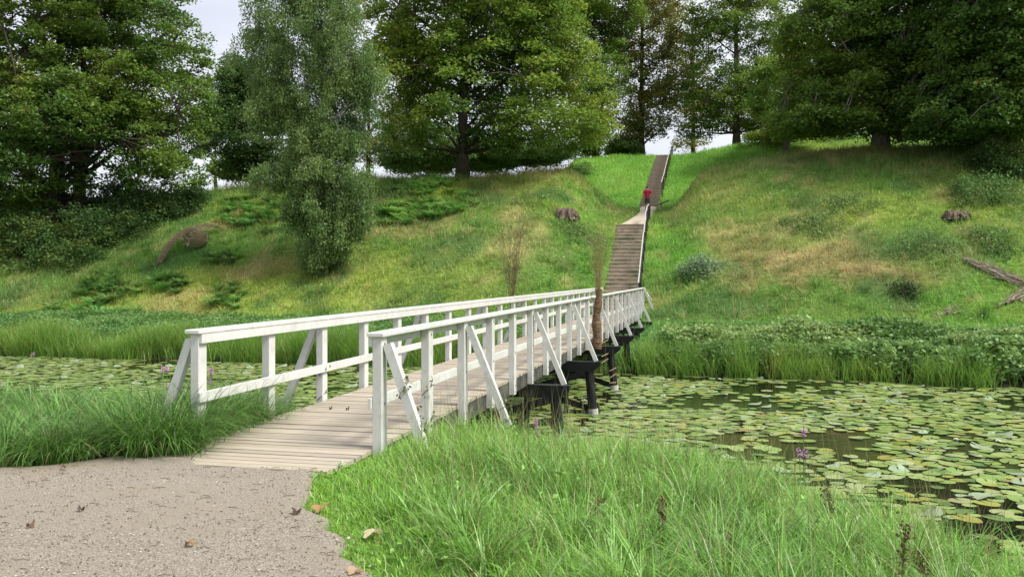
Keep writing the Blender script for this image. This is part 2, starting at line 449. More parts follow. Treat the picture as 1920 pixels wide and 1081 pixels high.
# ------------------------------------------------------------------ ground, water, path
def axis(*segs):
    out = []
    for a, b, st in segs: out += list(np.arange(a, b, st))
    return np.array(out)
gx = axis((-600, -80, 20), (-80, -40, 1.2), (-40, -10, .5), (-10, 14, .22), (14, 40, .5), (40, 100, 1.2), (100, 620, 20))
gy = axis((-60, -4, 3), (-4, 16, .22), (16, 28, .4), (28, 44, .3), (44, 66, .4), (66, 100, .8), (100, 900, 20))
GX, GY = np.meshgrid(gx, gy)
gz = height(GX.ravel(), GY.ravel())
def grid_faces(nx, ny):
    i = np.arange(ny - 1)[:, None] * nx + np.arange(nx - 1)[None, :]
    i = i.ravel()
    return np.stack([i, i + 1, i + nx + 1, i + nx], 1)
gcol = turf(GX.ravel(), GY.ravel()) * .8
nd_ = near_dist(GX.ravel(), GY.ravel())
sg, wg = to_sw(GX.ravel(), GY.ravel())
soilk = np.clip(sst(-1.0, -1.35, gz), 0, 1)[:, None]
gcol = gcol * (1 - soilk) + np.array((.03, .027, .016)) * soilk
g = link('ground', np_mesh('ground', np.stack([GX.ravel(), GY.ravel(), gz], 1), grid_faces(len(gx), len(gy)), gcol, True), M_ground)
tag(g, kind='structure')
wm = MB(); wm.add([(-110, -40, WATER), (110, -40, WATER), (110, 60, WATER), (-110, 60, WATER)], [(0, 1, 2, 3)])
tag(wm.build('water', M_water), kind='structure')

PR_Y = [2.0, 3.5, 4.74, 5.1, 5.5, 6.0, 6.47, 7.0, 7.4, 8.2]; PR_X = [.9, .0, -.66, -.88, -1.0, -1.33, -1.50, -1.62, -1.66, -1.60]
PL_X = [-14, -7, -4.49, -4.04, -3.6, -3.0, -2.75, -2.6]; PL_Y = [8.1, 7.8, 7.57, 7.6, 8.0, 7.9, 8.5, 9.6]
px_ = np.arange(-16, 1.5, .06); py_ = np.arange(-3, 9.6, .06)
QX, QY = np.meshgrid(px_, py_); qx, qy = QX.ravel(), QY.ravel()
jit = (fbm(qx, qy, .3, 4) - .5) * .22
dr = np.interp(qy, PR_Y, PR_X) - qx + jit
dl = np.interp(qx, PL_X, PL_Y) - qy + jit
qs, qw = to_sw(qx, qy)
de = -.93 - qs + (fbm(qx, qy, .6, 8) - .5) * .5 + .42 * sst(-1.1, -1.75, qw) + 1.2 * sst(-1.78, -1.9, qw)
ins = np.minimum(np.minimum(dr, dl), de)
qz = np.minimum(height(qx, qy), -.02) - .08 + (.088 - np.minimum(height(qx, qy), -.02)) * sst(-.12, .12, ins) + (fbm(qx, qy, .9, 5) - .5) * .012 + (vn(qx, qy, .12, 2) - .5) * .005
pth = link('gravel_path', np_mesh('gravel_path', np.stack([qx, qy, qz], 1), grid_faces(len(px_), len(py_)), None, True), M_gravel)
tag(pth, kind='structure')

# small upper path between the two flights
uv = []; ns_, nw_ = 40, 8
for i in range(ns_ + 1):
    s = 42.95 + (57.0 - 42.95) * i / ns_
    wr = float(wstair(s)); t = i / ns_
    wl = wr - (1.70 - .33 * t) + .45 * math.sin(math.pi * t)
    wrr = wr - .0 + .05
    for j in range(nw_ + 1):
        w = wl + (wrr - wl) * j / nw_
        X, Y = from_sw(s, w); uv.append((X, Y, 0))
uv = np.array(uv); uz = height(uv[:, 0], uv[:, 1]); 
uj = np.abs(np.tile(np.linspace(-1, 1, nw_ + 1), ns_ + 1))
uv[:, 2] = np.maximum(uz, np.interp(to_sw(uv[:, 0], uv[:, 1])[0], [42.9, 57], [4.60, 6.73])) + .05 - .08 * (uj > .95)
tag(link('landing_path', np_mesh('landing_path', uv, grid_faces(nw_ + 1, ns_ + 1), None, True), M_tread), kind='structure')

# ------------------------------------------------------------------ footbridge
SP = 1.417; NP = 24; LEN = (NP - 1) * SP
WL = -1.95                                     # left posts
br = empty('footbridge', (BX, BY, 0), -TH)
tag(br, 'long white railed wooden footbridge on black piles across the lily pond', 'footbridge')
d = MB(); y = -1.05; r = random.Random(3)
while y < LEN + .35:
    wdt = .122 + r.uniform(-.003, .003); t = r.uniform(.88, 1.08)
    c = (.385 * t, .335 * t, .262 * t * r.uniform(.96, 1.03))
    dz = r.uniform(-.003, .003)
    d.box(WL + .05 + r.uniform(-.012, .012), -.045 + r.uniform(-.012, .012), y, y + wdt, -.04 + dz, dz, 0, c)
    y += wdt + .017
d.build('deck', M_deck, br, col=True)
for w0, w1 in ((-.093, -.052), (WL + .052, WL + .093), (-1.02, -.96)):
    b = MB(); b.box(w0, w1, -.3, LEN + .2, -.27, -.043); b.build('edge_beam', M_fascia, br)
def railing(sign, wc):
    """sign +1: outside is +x"""
    R = MB()
    R.cbox(wc - .085, wc + .085, -.12, LEN + .1, 1.068, 1.112, .008)
    rail = R.build('railing', M_paint, br)
    i0, i1 = (wc - .049 * sign, wc - .082 * sign); a, b_ = min(i0, i1), max(i0, i1)
    u = MB(); u.box(a, b_, -.07, LEN + .07, .975, 1.066); u.build('upper_board', M_paint, rail)
    u = MB(); u.cbox(a, b_, -.10, LEN + .1, .382, .486, .004); u.build('middle_rail', M_paint, rail)
    pm = {}
    for i in range(NP):
        trest = (i % 3 == 2) or i == 0
        if i == 0: z0 = -.45
        elif i < 2: z0 = -.35
        else: z0 = -.245
        hw = .047
        if z0 not in pm:
            q = MB(); q.cbox(-hw, hw, -.072, .072, z0, 1.066, .005)
            for zz in (.43, 1.0, -.10, -.20):
                for sx in (-1, 1): q.tube([(sx * hw, .0, zz), (sx * (hw + .009), .0, zz)], .013, 6, 1)
            pm[z0] = q.mesh('post')
            pm[z0].materials.append(M_paint); pm[z0].materials.append(M_steel)
        o = bpy.data.objects.new('post', pm[z0]); COL.objects.link(o); o.parent = rail; o.location = (wc, i * SP, 0)
        if trest or i == NP - 1:
            fz = -.40 if i == 0 else (-.245)
            q = MB(); y0 = i * SP + (.0 if i else .0)
            q.beam((wc + sign * .085, y0, 1.0), (wc + sign * .60, y0, fz), .085, .085)
            bo = q.build('brace', M_paint, rail)
    q = MB(); q.beam((wc + sign * .05, LEN + .02, 1.02), (wc + sign * .30, LEN + 1.3, hz(*from_sw(LEN + 1.3, wc + sign * .3)) - .1), .08, .08, (1, 0, 0))
    q.build('brace', M_paint, rail)
    return rail
railing(1, 0.0); railing(-1, WL)
# trestles
TR = [2, 5, 8, 11, 14, 17, 20, 23]
for k, i in enumerate(TR):
    c0 = MB(); y = i * SP
    a, b = WL - .70, .70
    z1, z0 = -.25, -.47
    prof = [(a, z1), (b, z1), (b, z1 - .09), (b - .16, z0), (a + .16, z0), (a, z1 - .09)]
    vs = [(x, y - .11, z) for x, z in prof] + [(x, y + .11, z) for x, z in prof]
    c0.add(vs, [(0, 5, 4, 3, 2, 1), (6, 7, 8, 9, 10, 11)] + [(j, (j + 1) % 6, 6 + (j + 1) % 6, 6 + j) for j in range(6)])
    t = c0.build('trestle', M_black, br)
    piles = [(.44, .10, .10), (WL - .44, -.10, .10), (-.07, 0, .05), (WL + .07, 0, .05)]
    for (x, bat, rr) in piles:
        xx, yy = from_sw(y, x); zb = max(min(hz(xx, yy), -1.0) - .5, -2.4)
        if zb < -1.6: zb = -2.2
        q = MB(); q.tube([(x, y, -.465), (x + bat * (zb + .47) / -1.0, y, zb)], rr, 14)
        po = q.build('pile', M_black, t, smooth=False)
        if zb < -1.6 and rr > .08:
            q = MB(); xb = x + bat * .93
            q.tube([(xb - bat * .03, y, -1.30), (xb + bat * .4, y, -1.9)], rr + .012, 16); q.build('waterline_band', M_band, t)
    if zb < -1.3 or i == 2:
        for sx in (-1, 1):
            q = MB(); xm = WL / 2
            q.beam((xm - sx * 1.35, y + sx * .10, -.50), (xm + sx * 1.50, y + sx * .10, -1.34), .04, .13, (0, 1, 0)); q.build('cross_brace', M_black, t)

# ------------------------------------------------------------------ stairs
ylist = [975, 908, 853, 795, 740, 688, 632, 585, 532, 483, 435, 383, 340, 293, 242, 200, 155, 112, 72]
steps = []
for i, z in enumerate([.05, .22, .39, .56, .73]): steps.append((32.75 + i * .38, z))
n_ = len(ylist)
for i, yz in enumerate(ylist):
    s = 34.65 + i * .463; X, Y = from_sw(s, float(wstair(s)) - .8)
    steps.append((s, EYE + (517 - (410 + yz / 7.207)) / F * Y))
def staircase(name, label, steps, width, tread_end):
    st = empty(name, (BX, BY, 0), -TH); tag(st, label, 'staircase')
    for k, (s, z) in enumerate(steps):
        zb = steps[k - 1][1] - .05 if k else z - .25
        s2 = steps[k + 1][0] if k + 1 < len(steps) else s + tread_end
        wr = float(wstair(s)) + random.uniform(-.015, .015); wl = wr - width + random.uniform(-.02, .02)
        q = MB(); q.box(wl, wr, s, s + .07, zb - .1, z + .004, 0)
        sag = random.uniform(0, .012)
        q.box(wl + .03, wr - .03, s + .07, s2 + .01, zb - .1, z - .012 - sag, 1)
        nn = 9; xs = np.linspace(wl + .01, wr - .01, nn); hh = [random.uniform(.022, .055) for _ in range(nn)]; tt = [random.uniform(.004, .016) for _ in range(nn)]
        vs = [(x, s - .012, z - h) for x, h in zip(xs, hh)] + [(x, s - .012, z + t) for x, t in zip(xs, tt)] + [(x, s + .10, z + t * .5) for x, t in zip(xs, tt)]
        q.add(vs, [(j, j + 1, nn + j + 1, nn + j) for j in range(nn - 1)] + [(nn + j, nn + j + 1, 2 * nn + j + 1, 2 * nn + j) for j in range(nn - 1)], 1)
        q.build('step', [M_riser, M_tread], st)
    return st
staircase('staircase', 'lower flight of worn timber and gravel steps at the end of the footbridge', steps, 1.68, .5)
us = []
for i in range(38):
    s = 57.0 + i * (73.8 - 57.0) / 37
    us.append((s, 6.80 + .158 * i * (1) + 0))
zt = float(np.interp(73.8, [73.6, 78], [12.85, 13.0]))
us = [(s, float(np.interp(s, [57.0, 73.8], [6.86, zt + .05]))) for s, z in us]
M_riser2 = noisemat('dark_stair_timber', (.20, .155, .13), (.31, .25, .205), 5, .85, .2, 30, .2)
def upper():
    st = empty('staircase', (BX, BY, 0), -TH)
    tag(st, 'upper brown narrow flight climbing to the hilltop behind the man in red', 'staircase')
    for k, (s, z) in enumerate(us):
        zb = z - .20; s2 = us[k + 1][0] if k + 1 < len(us) else s + 1.2
        wr = float(wstair(s)); wl = wr - 1.36
        q = MB(); q.box(wl, wr, s, s + .07, zb - .1, z + .004, 0); q.box(wl + .02, wr - .02, s + .07, s2 + .01, zb - .1, z - .01, 1); q.box(wl + .02, wr - .02, s - .01, s - .001, z - .03, z + .002, 2)
        q.build('step', [M_riser2, M_riser, M_tread], st)
upper()
def handrail(label, s0, s1, zf, dw, n, h, lean=0):
    hr = empty('handrail', (BX, BY, 0), -TH); tag(hr, label, 'handrail')
    S = np.linspace(s0, s1, n); pts = [(float(wstair(s)) + dw, float(s), zf(float(s)) + h) for s in S]
    for i in range(n - 1):
        q = MB(); a = Vector(pts[i]); b = Vector(pts[i + 1]); o = Vector((random.uniform(-.02, .02), 0, random.uniform(-.015, .015)))
        q.beam(a + o, b + o - (b - a) * .012, .045, .055, (0, 0, 1)); q.build('rail', M_pale, hr)
    for p in pts:
        q = MB(); q.box(p[0] + .02, p[0] + .10, p[1] - .04, p[1] + .04, p[2] - h - .3, p[2] + .0); q.build('post', M_black, hr)
    q = MB()
    for i in range(n - 1):
        a = Vector(pts[i]) + Vector((.075, 0, -.07)); b = Vector(pts[i + 1]) + Vector((.075, 0, -.07)); q.beam(a, b, .06, .05, (0, 0, 1))
    q.build('lower_rail', M_black, hr)
zlow = lambda s: float(np.interp(s, [x[0] for x in steps] + [57], [x[1] for x in steps] + [6.75]))
zup = lambda s: float(np.interp(s, [57, 73.8], [6.86, zt]))
handrail('pale handrail on black posts beside the lower flight of steps', 33.4, 45.2, zlow, .05, 9, .98)
handrail('thin pale handrail along the right edge of the upper flight', 60.0, 75.0, zup, .06, 9, .95)

# ------------------------------------------------------------------ plant generators
def blades(P, Ln, W, az, th0, th1, col, seg=3, tw=None):
    """curved grass blades: P roots, th0 lean at the root, th1 extra bend to the tip"""
    n = len(P); V = np.zeros((n, seg + 1, 2, 3), np.float32)
    dx, dy = np.cos(az), np.sin(az)
    tw = az + math.pi / 2 + RNG.normal(0, .5, n) if tw is None else tw
    wx, wy = np.cos(tw), np.sin(tw)
    p = P.astype(float).copy(); C = np.zeros((n, seg + 1, 2, 3), np.float32)
    for k in range(seg + 1):
        t = k / seg
        w = W * (1 - t ** 1.7) * .5 + W * .02
        V[:, k, 0] = p - np.stack([wx * w, wy * w, w * 0], 1); V[:, k, 1] = p + np.stack([wx * w, wy * w, w * 0], 1)
        C[:, k, :] = col[:, None, :]
        if k < seg:
            a = th0 + th1 * (t + .5 / seg); st = Ln / seg
            p = p + np.stack([np.sin(a) * dx * st, np.sin(a) * dy * st, np.cos(a) * st], 1)
    b = (np.arange(n) * (seg + 1) * 2)[:, None] + (np.arange(seg) * 2)[None, :]
    b = b.ravel()
    return V.reshape(-1, 3), np.stack([b, b + 1, b + 3, b + 2], 1), C.reshape(-1, 3)
def leaves(P, size, nrm_tilt, col, aspect=.6, fold=.25, droop=0.0, az=None):
    """leaf-shaped folded quads pairs: 4 vertices, two triangles (kept as quad)"""
    n = len(P)
    az = RNG.uniform(0, 2 * math.pi, n) if az is None else az
    pit = RNG.normal(-.25 - droop, nrm_tilt, n)           # pitch of the leaf axis (down)
    rol = RNG.normal(0, .55, n)
    ax = np.stack([np.cos(az) * np.cos(pit), np.sin(az) * np.cos(pit), np.sin(pit)], 1)
    sx = np.stack([-np.sin(az), np.cos(az), np.zeros(n)], 1)
    up = np.cross(ax, sx)
    sd_ = sx * np.cos(rol)[:, None] + up * np.sin(rol)[:, None]
    nn = np.cross(ax, sd_)
    sz = np.broadcast_to(size, (n,))[:, None]
    V = np.stack([P - ax * sz * .5, P - sd_ * sz * aspect * .5 + ax * sz * .05 + nn * sz * fold * .3, P + ax * sz * .5, P + sd_ * sz * aspect * .5 + ax * sz * .05 + nn * sz * fold * .3], 1)
    b = (np.arange(n) * 4)[:, None] + np.arange(4)[None, :]
    return V.reshape(-1, 3), b, np.repeat(col, 4, 0)
def cat(parts):
    V, Fs, C, o = [], [], [], 0
    for v, f, c in parts:
        V.append(v); Fs.append(f + o); C.append(c); o += len(v)
    return np.concatenate(V), np.concatenate(Fs), np.concatenate(C)
def jitcol(c, n, s=.18):
    c = np.broadcast_to(np.asarray(c, float), (n, 3)) * np.exp(RNG.normal(0, s, (n, 1)))
    return c * (1 + RNG.normal(0, s * .35, (n, 3)))

# ------------------------------------------------------------------ trees
GREENS = {
 'maple': [(0.091, 0.175, 0.034), (0.132, 0.222, 0.039), (0.183, 0.270, 0.043), (0.275, 0.309, 0.049)],
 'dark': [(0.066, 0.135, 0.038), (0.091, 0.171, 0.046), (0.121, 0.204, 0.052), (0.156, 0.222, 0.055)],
 'sycamore': [(0.101, 0.191, 0.034), (0.156, 0.254, 0.039), (0.229, 0.317, 0.043), (0.329, 0.356, 0.052)],
 'thin': [(0.165, 0.198, 0.052), (0.229, 0.246, 0.057), (0.320, 0.285, 0.071), (0.384, 0.293, 0.086)],
 'birch': [(.115, .200, .062), (.165, .260, .080), (.220, .320, .100), (.255, .330, .105)],
}
def make_tree(name, label, base_px, d, lobes, nclump, nleaf, lsize, pal, trunk_r, bark, crad=.85, flat=.5, hang=0.0, limbs=22, second_trunk=None, lean=(0, 0), seed=1, group=None, cat_='tree', trunk_top=None, density=None, base_xy=None):
    rs = np.random.default_rng(seed); rr = random.Random(seed)
    if name == 'birch_tree': base_xy = hit(base_px, 513)[:2]
    if base_xy is None:
        bx = (base_px - 960) / F * d; by = d
    else: bx, by = base_xy; d = by
    bz = hz(bx, by) - .15
    root = empty(name, (bx, by, bz)); tag(root, label, cat_, group)
    lo = []
    for (cx, cy, rx, ry, dd, rd) in lobes:
        X, Y, Z = at(cx, cy, d); lo.append((X - bx, dd, Z - bz, rx / F * d, rd, ry / F * d))
    lo = np.array(lo); vol = (lo[:, 3] * lo[:, 4] * lo[:, 5]) ** (.55 if name == 'birch_tree' else .75); pr = vol / vol.sum()
    idx = rs.choice(len(lo), nclump, p=pr)
    u = rs.normal(size=(nclump, 3)); u /= np.linalg.norm(u, axis=1)[:, None]
    rad = rs.random(nclump) ** .34
    C = lo[idx, :3] + u * rad[:, None] * lo[idx][:, [3, 4, 5]]
    gnd = height(C[:, 0] + bx, C[:, 1] + by) - bz
    C = C[C[:, 2] > gnd + .35]; nclump = len(C)
    # holes: drop clumps where a coarse noise is low
    hole = vn(C[:, 0] + C[:, 1] * .6, C[:, 2] + C[:, 1] * .3, 2.6, seed)
    keep = hole > (.22 if density is None else density)
    C = C[keep]; nclump = len(C)
    top = C[:, 2].max() if trunk_top is None else trunk_top
    # wood
    T = MB()
    def trunk(off, r0, topz, ln):
        pts = []; k = 9
        for i in range(k + 1):
            t = i / k
            pts.append((off[0] + ln[0] * t * topz + .12 * math.sin(t * 7 + seed) * t, off[1] + ln[1] * t * topz + .1 * math.cos(t * 5 + seed), t * topz))
        rad_ = [r0 * (1.35 if i == 0 else 1) * (1 - .82 * (i / k) ** .9) for i in range(k + 1)]
        T.tube(pts, rad_, 12, rough=.12); return pts
    tp = [trunk((0, 0), trunk_r, top * .93, lean)]
    if second_trunk: tp.append(trunk(second_trunk, trunk_r * .8, top * .8, (-lean[0], .02)))
    order = list(range(nclump)); rr.shuffle(order)
    joints = []
    for n_i, ci in enumerate(order[:limbs]):
        c = Vector(C[ci]); best = tp[0] if len(tp) == 1 or rr.random() < .6 else tp[1]
        hzt = math.hypot(c.x, c.y); zt = max(min(c.z - hzt * rr.uniform(.35, .8), top * .85), top * .09 if top < 9 else 1.9)
        t = zt / best[-1][2]; k = min(int(t * 9), 8); f = t * 9 - k
        a = Vector(best[k]).lerp(Vector(best[k + 1]), min(max(f, 0), 1))
        mid = a.lerp(c, .5) + Vector((0, 0, abs(c.z - a.z) * .12 - .05 * hzt))
        pts = [a.lerp(mid, s_).lerp(mid.lerp(c, s_), s_) for s_ in [0, .15, .3, .45, .6, .8, 1]]
        pts = [p + Vector((rr.uniform(-.1, .1), rr.uniform(-.1, .1), rr.uniform(-.08, .08))) * (1 if 0 < q_ else 0) for q_, p in enumerate(pts)]
        r1 = trunk_r * .36 * (1 - t * .55)
        T.tube(pts, [r1, r1 * .85, r1 * .7, r1 * .55, r1 * .42, r1 * .26, .015], 7, rough=.1)
        joints += pts[1:]
    J = np.array([tuple(j) for j in joints]) if joints else np.array([[0, 0, top * .6]])
    for ci in order[limbs:limbs + int(nclump * .42)]:
        c = C[ci]; dd = np.linalg.norm(J - c, axis=1); j = J[int(dd.argmin())]
        if dd.min() > 6: continue
        a = Vector(j); c = Vector(c); m = a.lerp(c, .5) + Vector((rr.uniform(-.2, .2), rr.uniform(-.2, .2), rr.uniform(-.1, .3)))
        T.tube([a, m, c], [trunk_r * .085 + .012, trunk_r * .05 + .01, .008], 4, cap=False)
    T.build('trunk', bark, root, smooth=True)
    # leaves
    per = rs.integers(int(nleaf * .6), int(nleaf * 1.4), nclump); ci = np.repeat(np.arange(nclump), per); N = len(ci)
    cr_ = crad * rs.uniform(.65, 1.35, nclump)
    v = rs.normal(size=(N, 3)); v /= np.linalg.norm(v, axis=1)[:, None]; rr_ = rs.random(N) ** .45
    if hang > 0:
        h = rs.random(N) ** .9
        ang = rs.integers(0, 14, N) * .45 + rs.normal(0, .05, N) + ci
        rads = (.35 + .65 * ((rs.integers(0, 14, N) * .618) % 1)) * cr_[ci] * (.75 + .25 * h)
        P = C[ci] + np.stack([np.cos(ang) * rads, np.sin(ang) * rads, .25 * cr_[ci] - h * hang * (.6 + .8 * rs.random(nclump)[ci])], 1)
        P += rs.normal(0, .05, P.shape)
    else:
        off = v * rr_[:, None] * cr_[ci][:, None] * np.array([1, 1, flat])
        # clumps are domes: shift their rims down
        off[:, 2] -= .35 * (np.hypot(off[:, 0], off[:, 1]) ** 2) / np.maximum(cr_[ci], .1) * .9
        P = C[ci] + off
    gz_ = height(P[:, 0] + bx, P[:, 1] + by) - bz
    P = P[P[:, 2] > gz_ + .1] if True else P
    keep = height(C[ci][:, 0] * 0 + 1, C[ci][:, 0] * 0 + 1) * 0 == 0
    cid = ci[(C[ci][:, 2] * 0 == 0)][:]
    # palette: each clump leans to one tone, the outermost twigs are the young ones
    pal_ = np.array(GREENS[pal]); tone = np.clip(rs.normal(1.15, .8, nclump) + .9 * (vn(C[:, 0], C[:, 2], 3.5, seed + 4) - .5), 0, 2.99)
    # recompute the clump index of the kept leaves
    mask = None
    return root, C, P, pal_, tone, rs, cr_
def finish_tree(root, C, ci_cols, P, size, tilt, aspect, droop, mat):
    v, f, c = leaves(P, size, tilt, ci_cols, aspect=aspect, droop=droop)
    return link('crown', np_mesh('crown', v, f, c), mat, root)
def tree(*a, tilt=.45, aspect=.8, droop=0.0, **k):
    lsize = a[7]
    root, C, P, pal_, tone, rs, cr_ = make_tree(*a, **k)
    # tone by nearest coarse cell (kept cheap: use noise over position and the clump tones)
    n = len(P)
    tn = np.clip(1.2 + 2.2 * (vn(P[:, 0] + P[:, 1] * .7, P[:, 2] - P[:, 1] * .4, 1.7, k.get('seed', 1)) - .5) + 1.6 * (vn(P[:, 0], P[:, 2], 5.5, k.get('seed', 1) + 5) - .5) + rs.normal(0, .35, n), 0, 2.99)
    i0 = tn.astype(int); fr = (tn - i0)[:, None]
    col = pal_[i0] * (1 - fr) + pal_[i0 + 1] * fr
    col = col * np.exp(rs.normal(0, .16, (n, 1)))
    odd = rs.random(n) < .006; col[odd] = (.22, .12, .03)
    return finish_tree(root, C, col, P, lsize * rs.uniform(.65, 1.3, n), tilt, aspect, droop, M_leaf)

# args: name, label, base_px, depth, lobes(px,py,rx,ry,depth offset,depth radius), clumps, leaves per clump, leaf size, palette
tree('maple_tree', 'huge dark maple with two trunks at the left edge of the photo', 108, 58,
     [(70, 100, 170, 230, 0, 7), (235, 70, 150, 200, 0, 7), (305, 215, 105, 115, -1, 6), (80, 310, 140, 90, -3, 5), (320, 318, 90, 42, -2, 4), (190, 230, 110, 70, -4, 4), (180, -100, 170, 120, 0, 7), (-60, 200, 120, 250, 0, 6)],
     2600, 90, .205, 'maple', .62, M_bark, crad=.95, flat=.38, second_trunk=(1.3, .4), limbs=36, seed=3, trunk_top=17, density=.15)
tree('birch_tree', 'weeping silver birch standing alone on the left slope', 603, 44,
     [(575, 20, 120, 90, 0, 2.6), (500, 110, 75, 70, 0, 2.0), (640, 110, 75, 80, 0, 2.2), (600, 190, 62, 60, 0, 1.8), (605, 255, 62, 50, 0, 1.7), (650, 250, 45, 40, 0, 1.3), (560, 285, 40, 30, 0, 1.2), (520, 195, 60, 40, 0, 1.5), (690, 130, 35, 90, 0, 1.4), (510, 322, 45, 20, 0, 1.2),
      (600, 320, 75, 32, 0, 1.9), (670, 335, 52, 34, 0, 1.6), (600, 370, 60, 40, 0, 1.9), (672, 380, 55, 40, 0, 1.7), (560, 390, 30, 24, 0, 1.1), (628, 420, 68, 34, 0, 1.9), (610, 455, 52, 26, 0, 1.6), (602, 484, 34, 14, 0, 1.2), (590, -70, 110, 80, 0, 2.4)],
     1500, 170, .115, 'birch', .20, M_birch, crad=.42, flat=.5, hang=1.0, limbs=44, seed=9, tilt=.5, aspect=.6, droop=.7, trunk_top=15, density=.25)
tree('maple_tree', 'small dark maple between the big left maple and the birch', 478, 66,
     [(480, 230, 75, 95, 0, 3.5), (450, 300, 50, 40, 0, 3), (530, 270, 50, 60, 0, 3), (455, 150, 40, 50, 0, 2.5)],
     620, 90, .19, 'dark', .32, M_bark, crad=.9, flat=.45, seed=12, density=.2)
tree('sycamore_tree', 'broad sycamore with bare brown trunk on the crest of the left mound', 868, 58.5,
     [(860, 10, 175, 110, 0, 7), (765, 130, 70, 90, 0, 5), (900, 165, 190, 95, -1, 7), (1055, 160, 90, 100, 0, 5), (790, 235, 85, 50, 0, 5), (995, 245, 140, 42, -1, 6), (930, -90, 180, 80, 0, 7), (1095, 238, 58, 45, 0, 4), (725, 60, 45, 70, 0, 3), (1010, 50, 90, 80, 0, 5)],
     2100, 90, .205, 'sycamore', .42, M_bark, crad=.95, flat=.38, limbs=44, seed=17, density=.36, trunk_top=17)
tree('hedge_tree', 'low dark bushy tree behind the sycamore trunk', 800, 74,
     [(800, 268, 85, 42, 0, 4), (770, 300, 50, 18, 0, 4), (870, 285, 60, 25, 0, 3)],
     320, 90, .2, 'dark', .2, M_bark, crad=.9, seed=21, trunk_top=5)
tree('hedge_tree', 'low dark trees right of the sycamore trunk', 985, 76,
     [(960, 285, 70, 22, 0, 4), (1030, 280, 50, 20, 0, 4)],
     220, 90, .2, 'dark', .2, M_bark, crad=.8, seed=22, trunk_top=4)
tree('lime_tree', 'half hidden green tree left of the top of the steps', 1117, 84,
     [(1120, 130, 55, 120, 0, 5), (1135, 20, 75, 70, 0, 5), (1110, 262, 30, 30, 0, 3), (1070, 40, 60, 60, 0, 4)],
     800, 80, .22, 'sycamore', .34, M_bark, crad=1.0, flat=.5, seed=25, density=.30, trunk_top=17)
tree('lime_tree', 'tall thin yellowing tree straight above the top of the steps', 1203, 88,
     [(1205, 60, 85, 80, 0, 5), (1185, 165, 60, 80, 0, 4), (1222, 215, 52, 50, 0, 3.5), (1165, 250, 40, 24, 0, 3), (1245, 40, 50, 80, 0, 4), (1265, 130, 35, 90, 0, 4), (1200, -60, 100, 60, 0, 5)],
     1100, 62, .22, 'thin', .34, M_bark, crad=.85, flat=.6, seed=29, density=.36, trunk_top=24)
tree('lime_tree', 'tall dark stemmed tree right of the top of the steps', 1381, 84,
     [(1380, 50, 100, 95, 0, 5), (1345, 170, 65, 70, 0, 4), (1400, 215, 90, 50, 0, 4), (1312, 240, 40, 24, 0, 3), (1440, 240, 60, 26, 0, 3), (1440, 120, 60, 80, 0, 4), (1380, -60, 110, 70, 0, 5)],
     1150, 72, .21, 'maple', .36, M_bark, crad=.9, flat=.5, seed=33, density=.32, trunk_top=22)
tree('maple_tree', 'light green younger maple leaning over the right mound', 1475, 72,
     [(1455, 165, 55, 60, 0, 4), (1500, 215, 75, 38, 0, 4), (1490, 110, 50, 60, 0, 4)],
     480, 95, .2, 'sycamore', .28, M_bark, crad=.9, flat=.4, seed=37, density=.25)
tree('maple_tree', 'wide maple with pale flaking trunk on top of the right mound', 1650, 55.5,
     [(1600, 60, 145, 100, 0, 6), (1560, 175, 95, 65, 0, 5), (1700, 120, 110, 110, 0, 6), (1530, 232, 105, 26, -1, 4), (1700, 236, 70, 20, -1, 4), (1650, -70, 170, 80, 0, 6), (1740, 215, 90, 28, 0, 4)],
     1900, 90, .205, 'maple', .50, M_barkp, crad=.95, flat=.38, limbs=36, seed=41, density=.24, trunk_top=16)
tree('maple_tree', 'dense dark maple at the right edge of the photo', 1858, 50,
     [(1845, 80, 120, 130, 0, 6), (1765, 195, 85, 52, 0, 5), (1880, 215, 80, 55, 0, 5), (1790, 238, 70, 24, -1, 4), (1820, -80, 150, 80, 0, 6), (1960, 120, 80, 150, 0, 6)],
     1900, 90, .2, 'maple', .55, M_barkp, crad=.9, flat=.38, limbs=34, seed=45, density=.18, trunk_top=15)

for i, (px, lb, lo) in enumerate([(1450, 'low dark bush behind the light green younger maple', [(1450, 262, 60, 22, 0, 3)]), (1585, 'low dark bush left of the pale maple trunk', [(1570, 258, 70, 22, 0, 3)]),
        (1740, 'low dark bush right of the pale maple trunk', [(1740, 256, 80, 22, 0, 3)]), (1165, 'small bush on the hilltop left of the upper steps', [(1170, 278, 32, 12, 0, 3)]), (1010, 'bush under the right branches of the sycamore', [(1010, 292, 60, 14, 0, 3)]), (430, 'bush on the crest left of the birch', [(440, 316, 45, 18, 0, 3)]), (765, 'bush on the crest at the left end under the sycamore', [(765, 300, 50, 20, 0, 3)]), (900, 'bush on the crest just right of the sycamore trunk', [(915, 306, 50, 14, 0, 3)]), (835, 'bush on the crest just left of the sycamore trunk', [(825, 304, 40, 16, 0, 3)])]):
    tree('hilltop_bush', lb, px, 78 if px != 1165 else 88, lo, 170, 70, .2, 'dark' if i % 2 else 'maple', .12, M_bark, crad=.7, seed=150 + i, trunk_top=3, limbs=8, cat_='bush', density=.2)

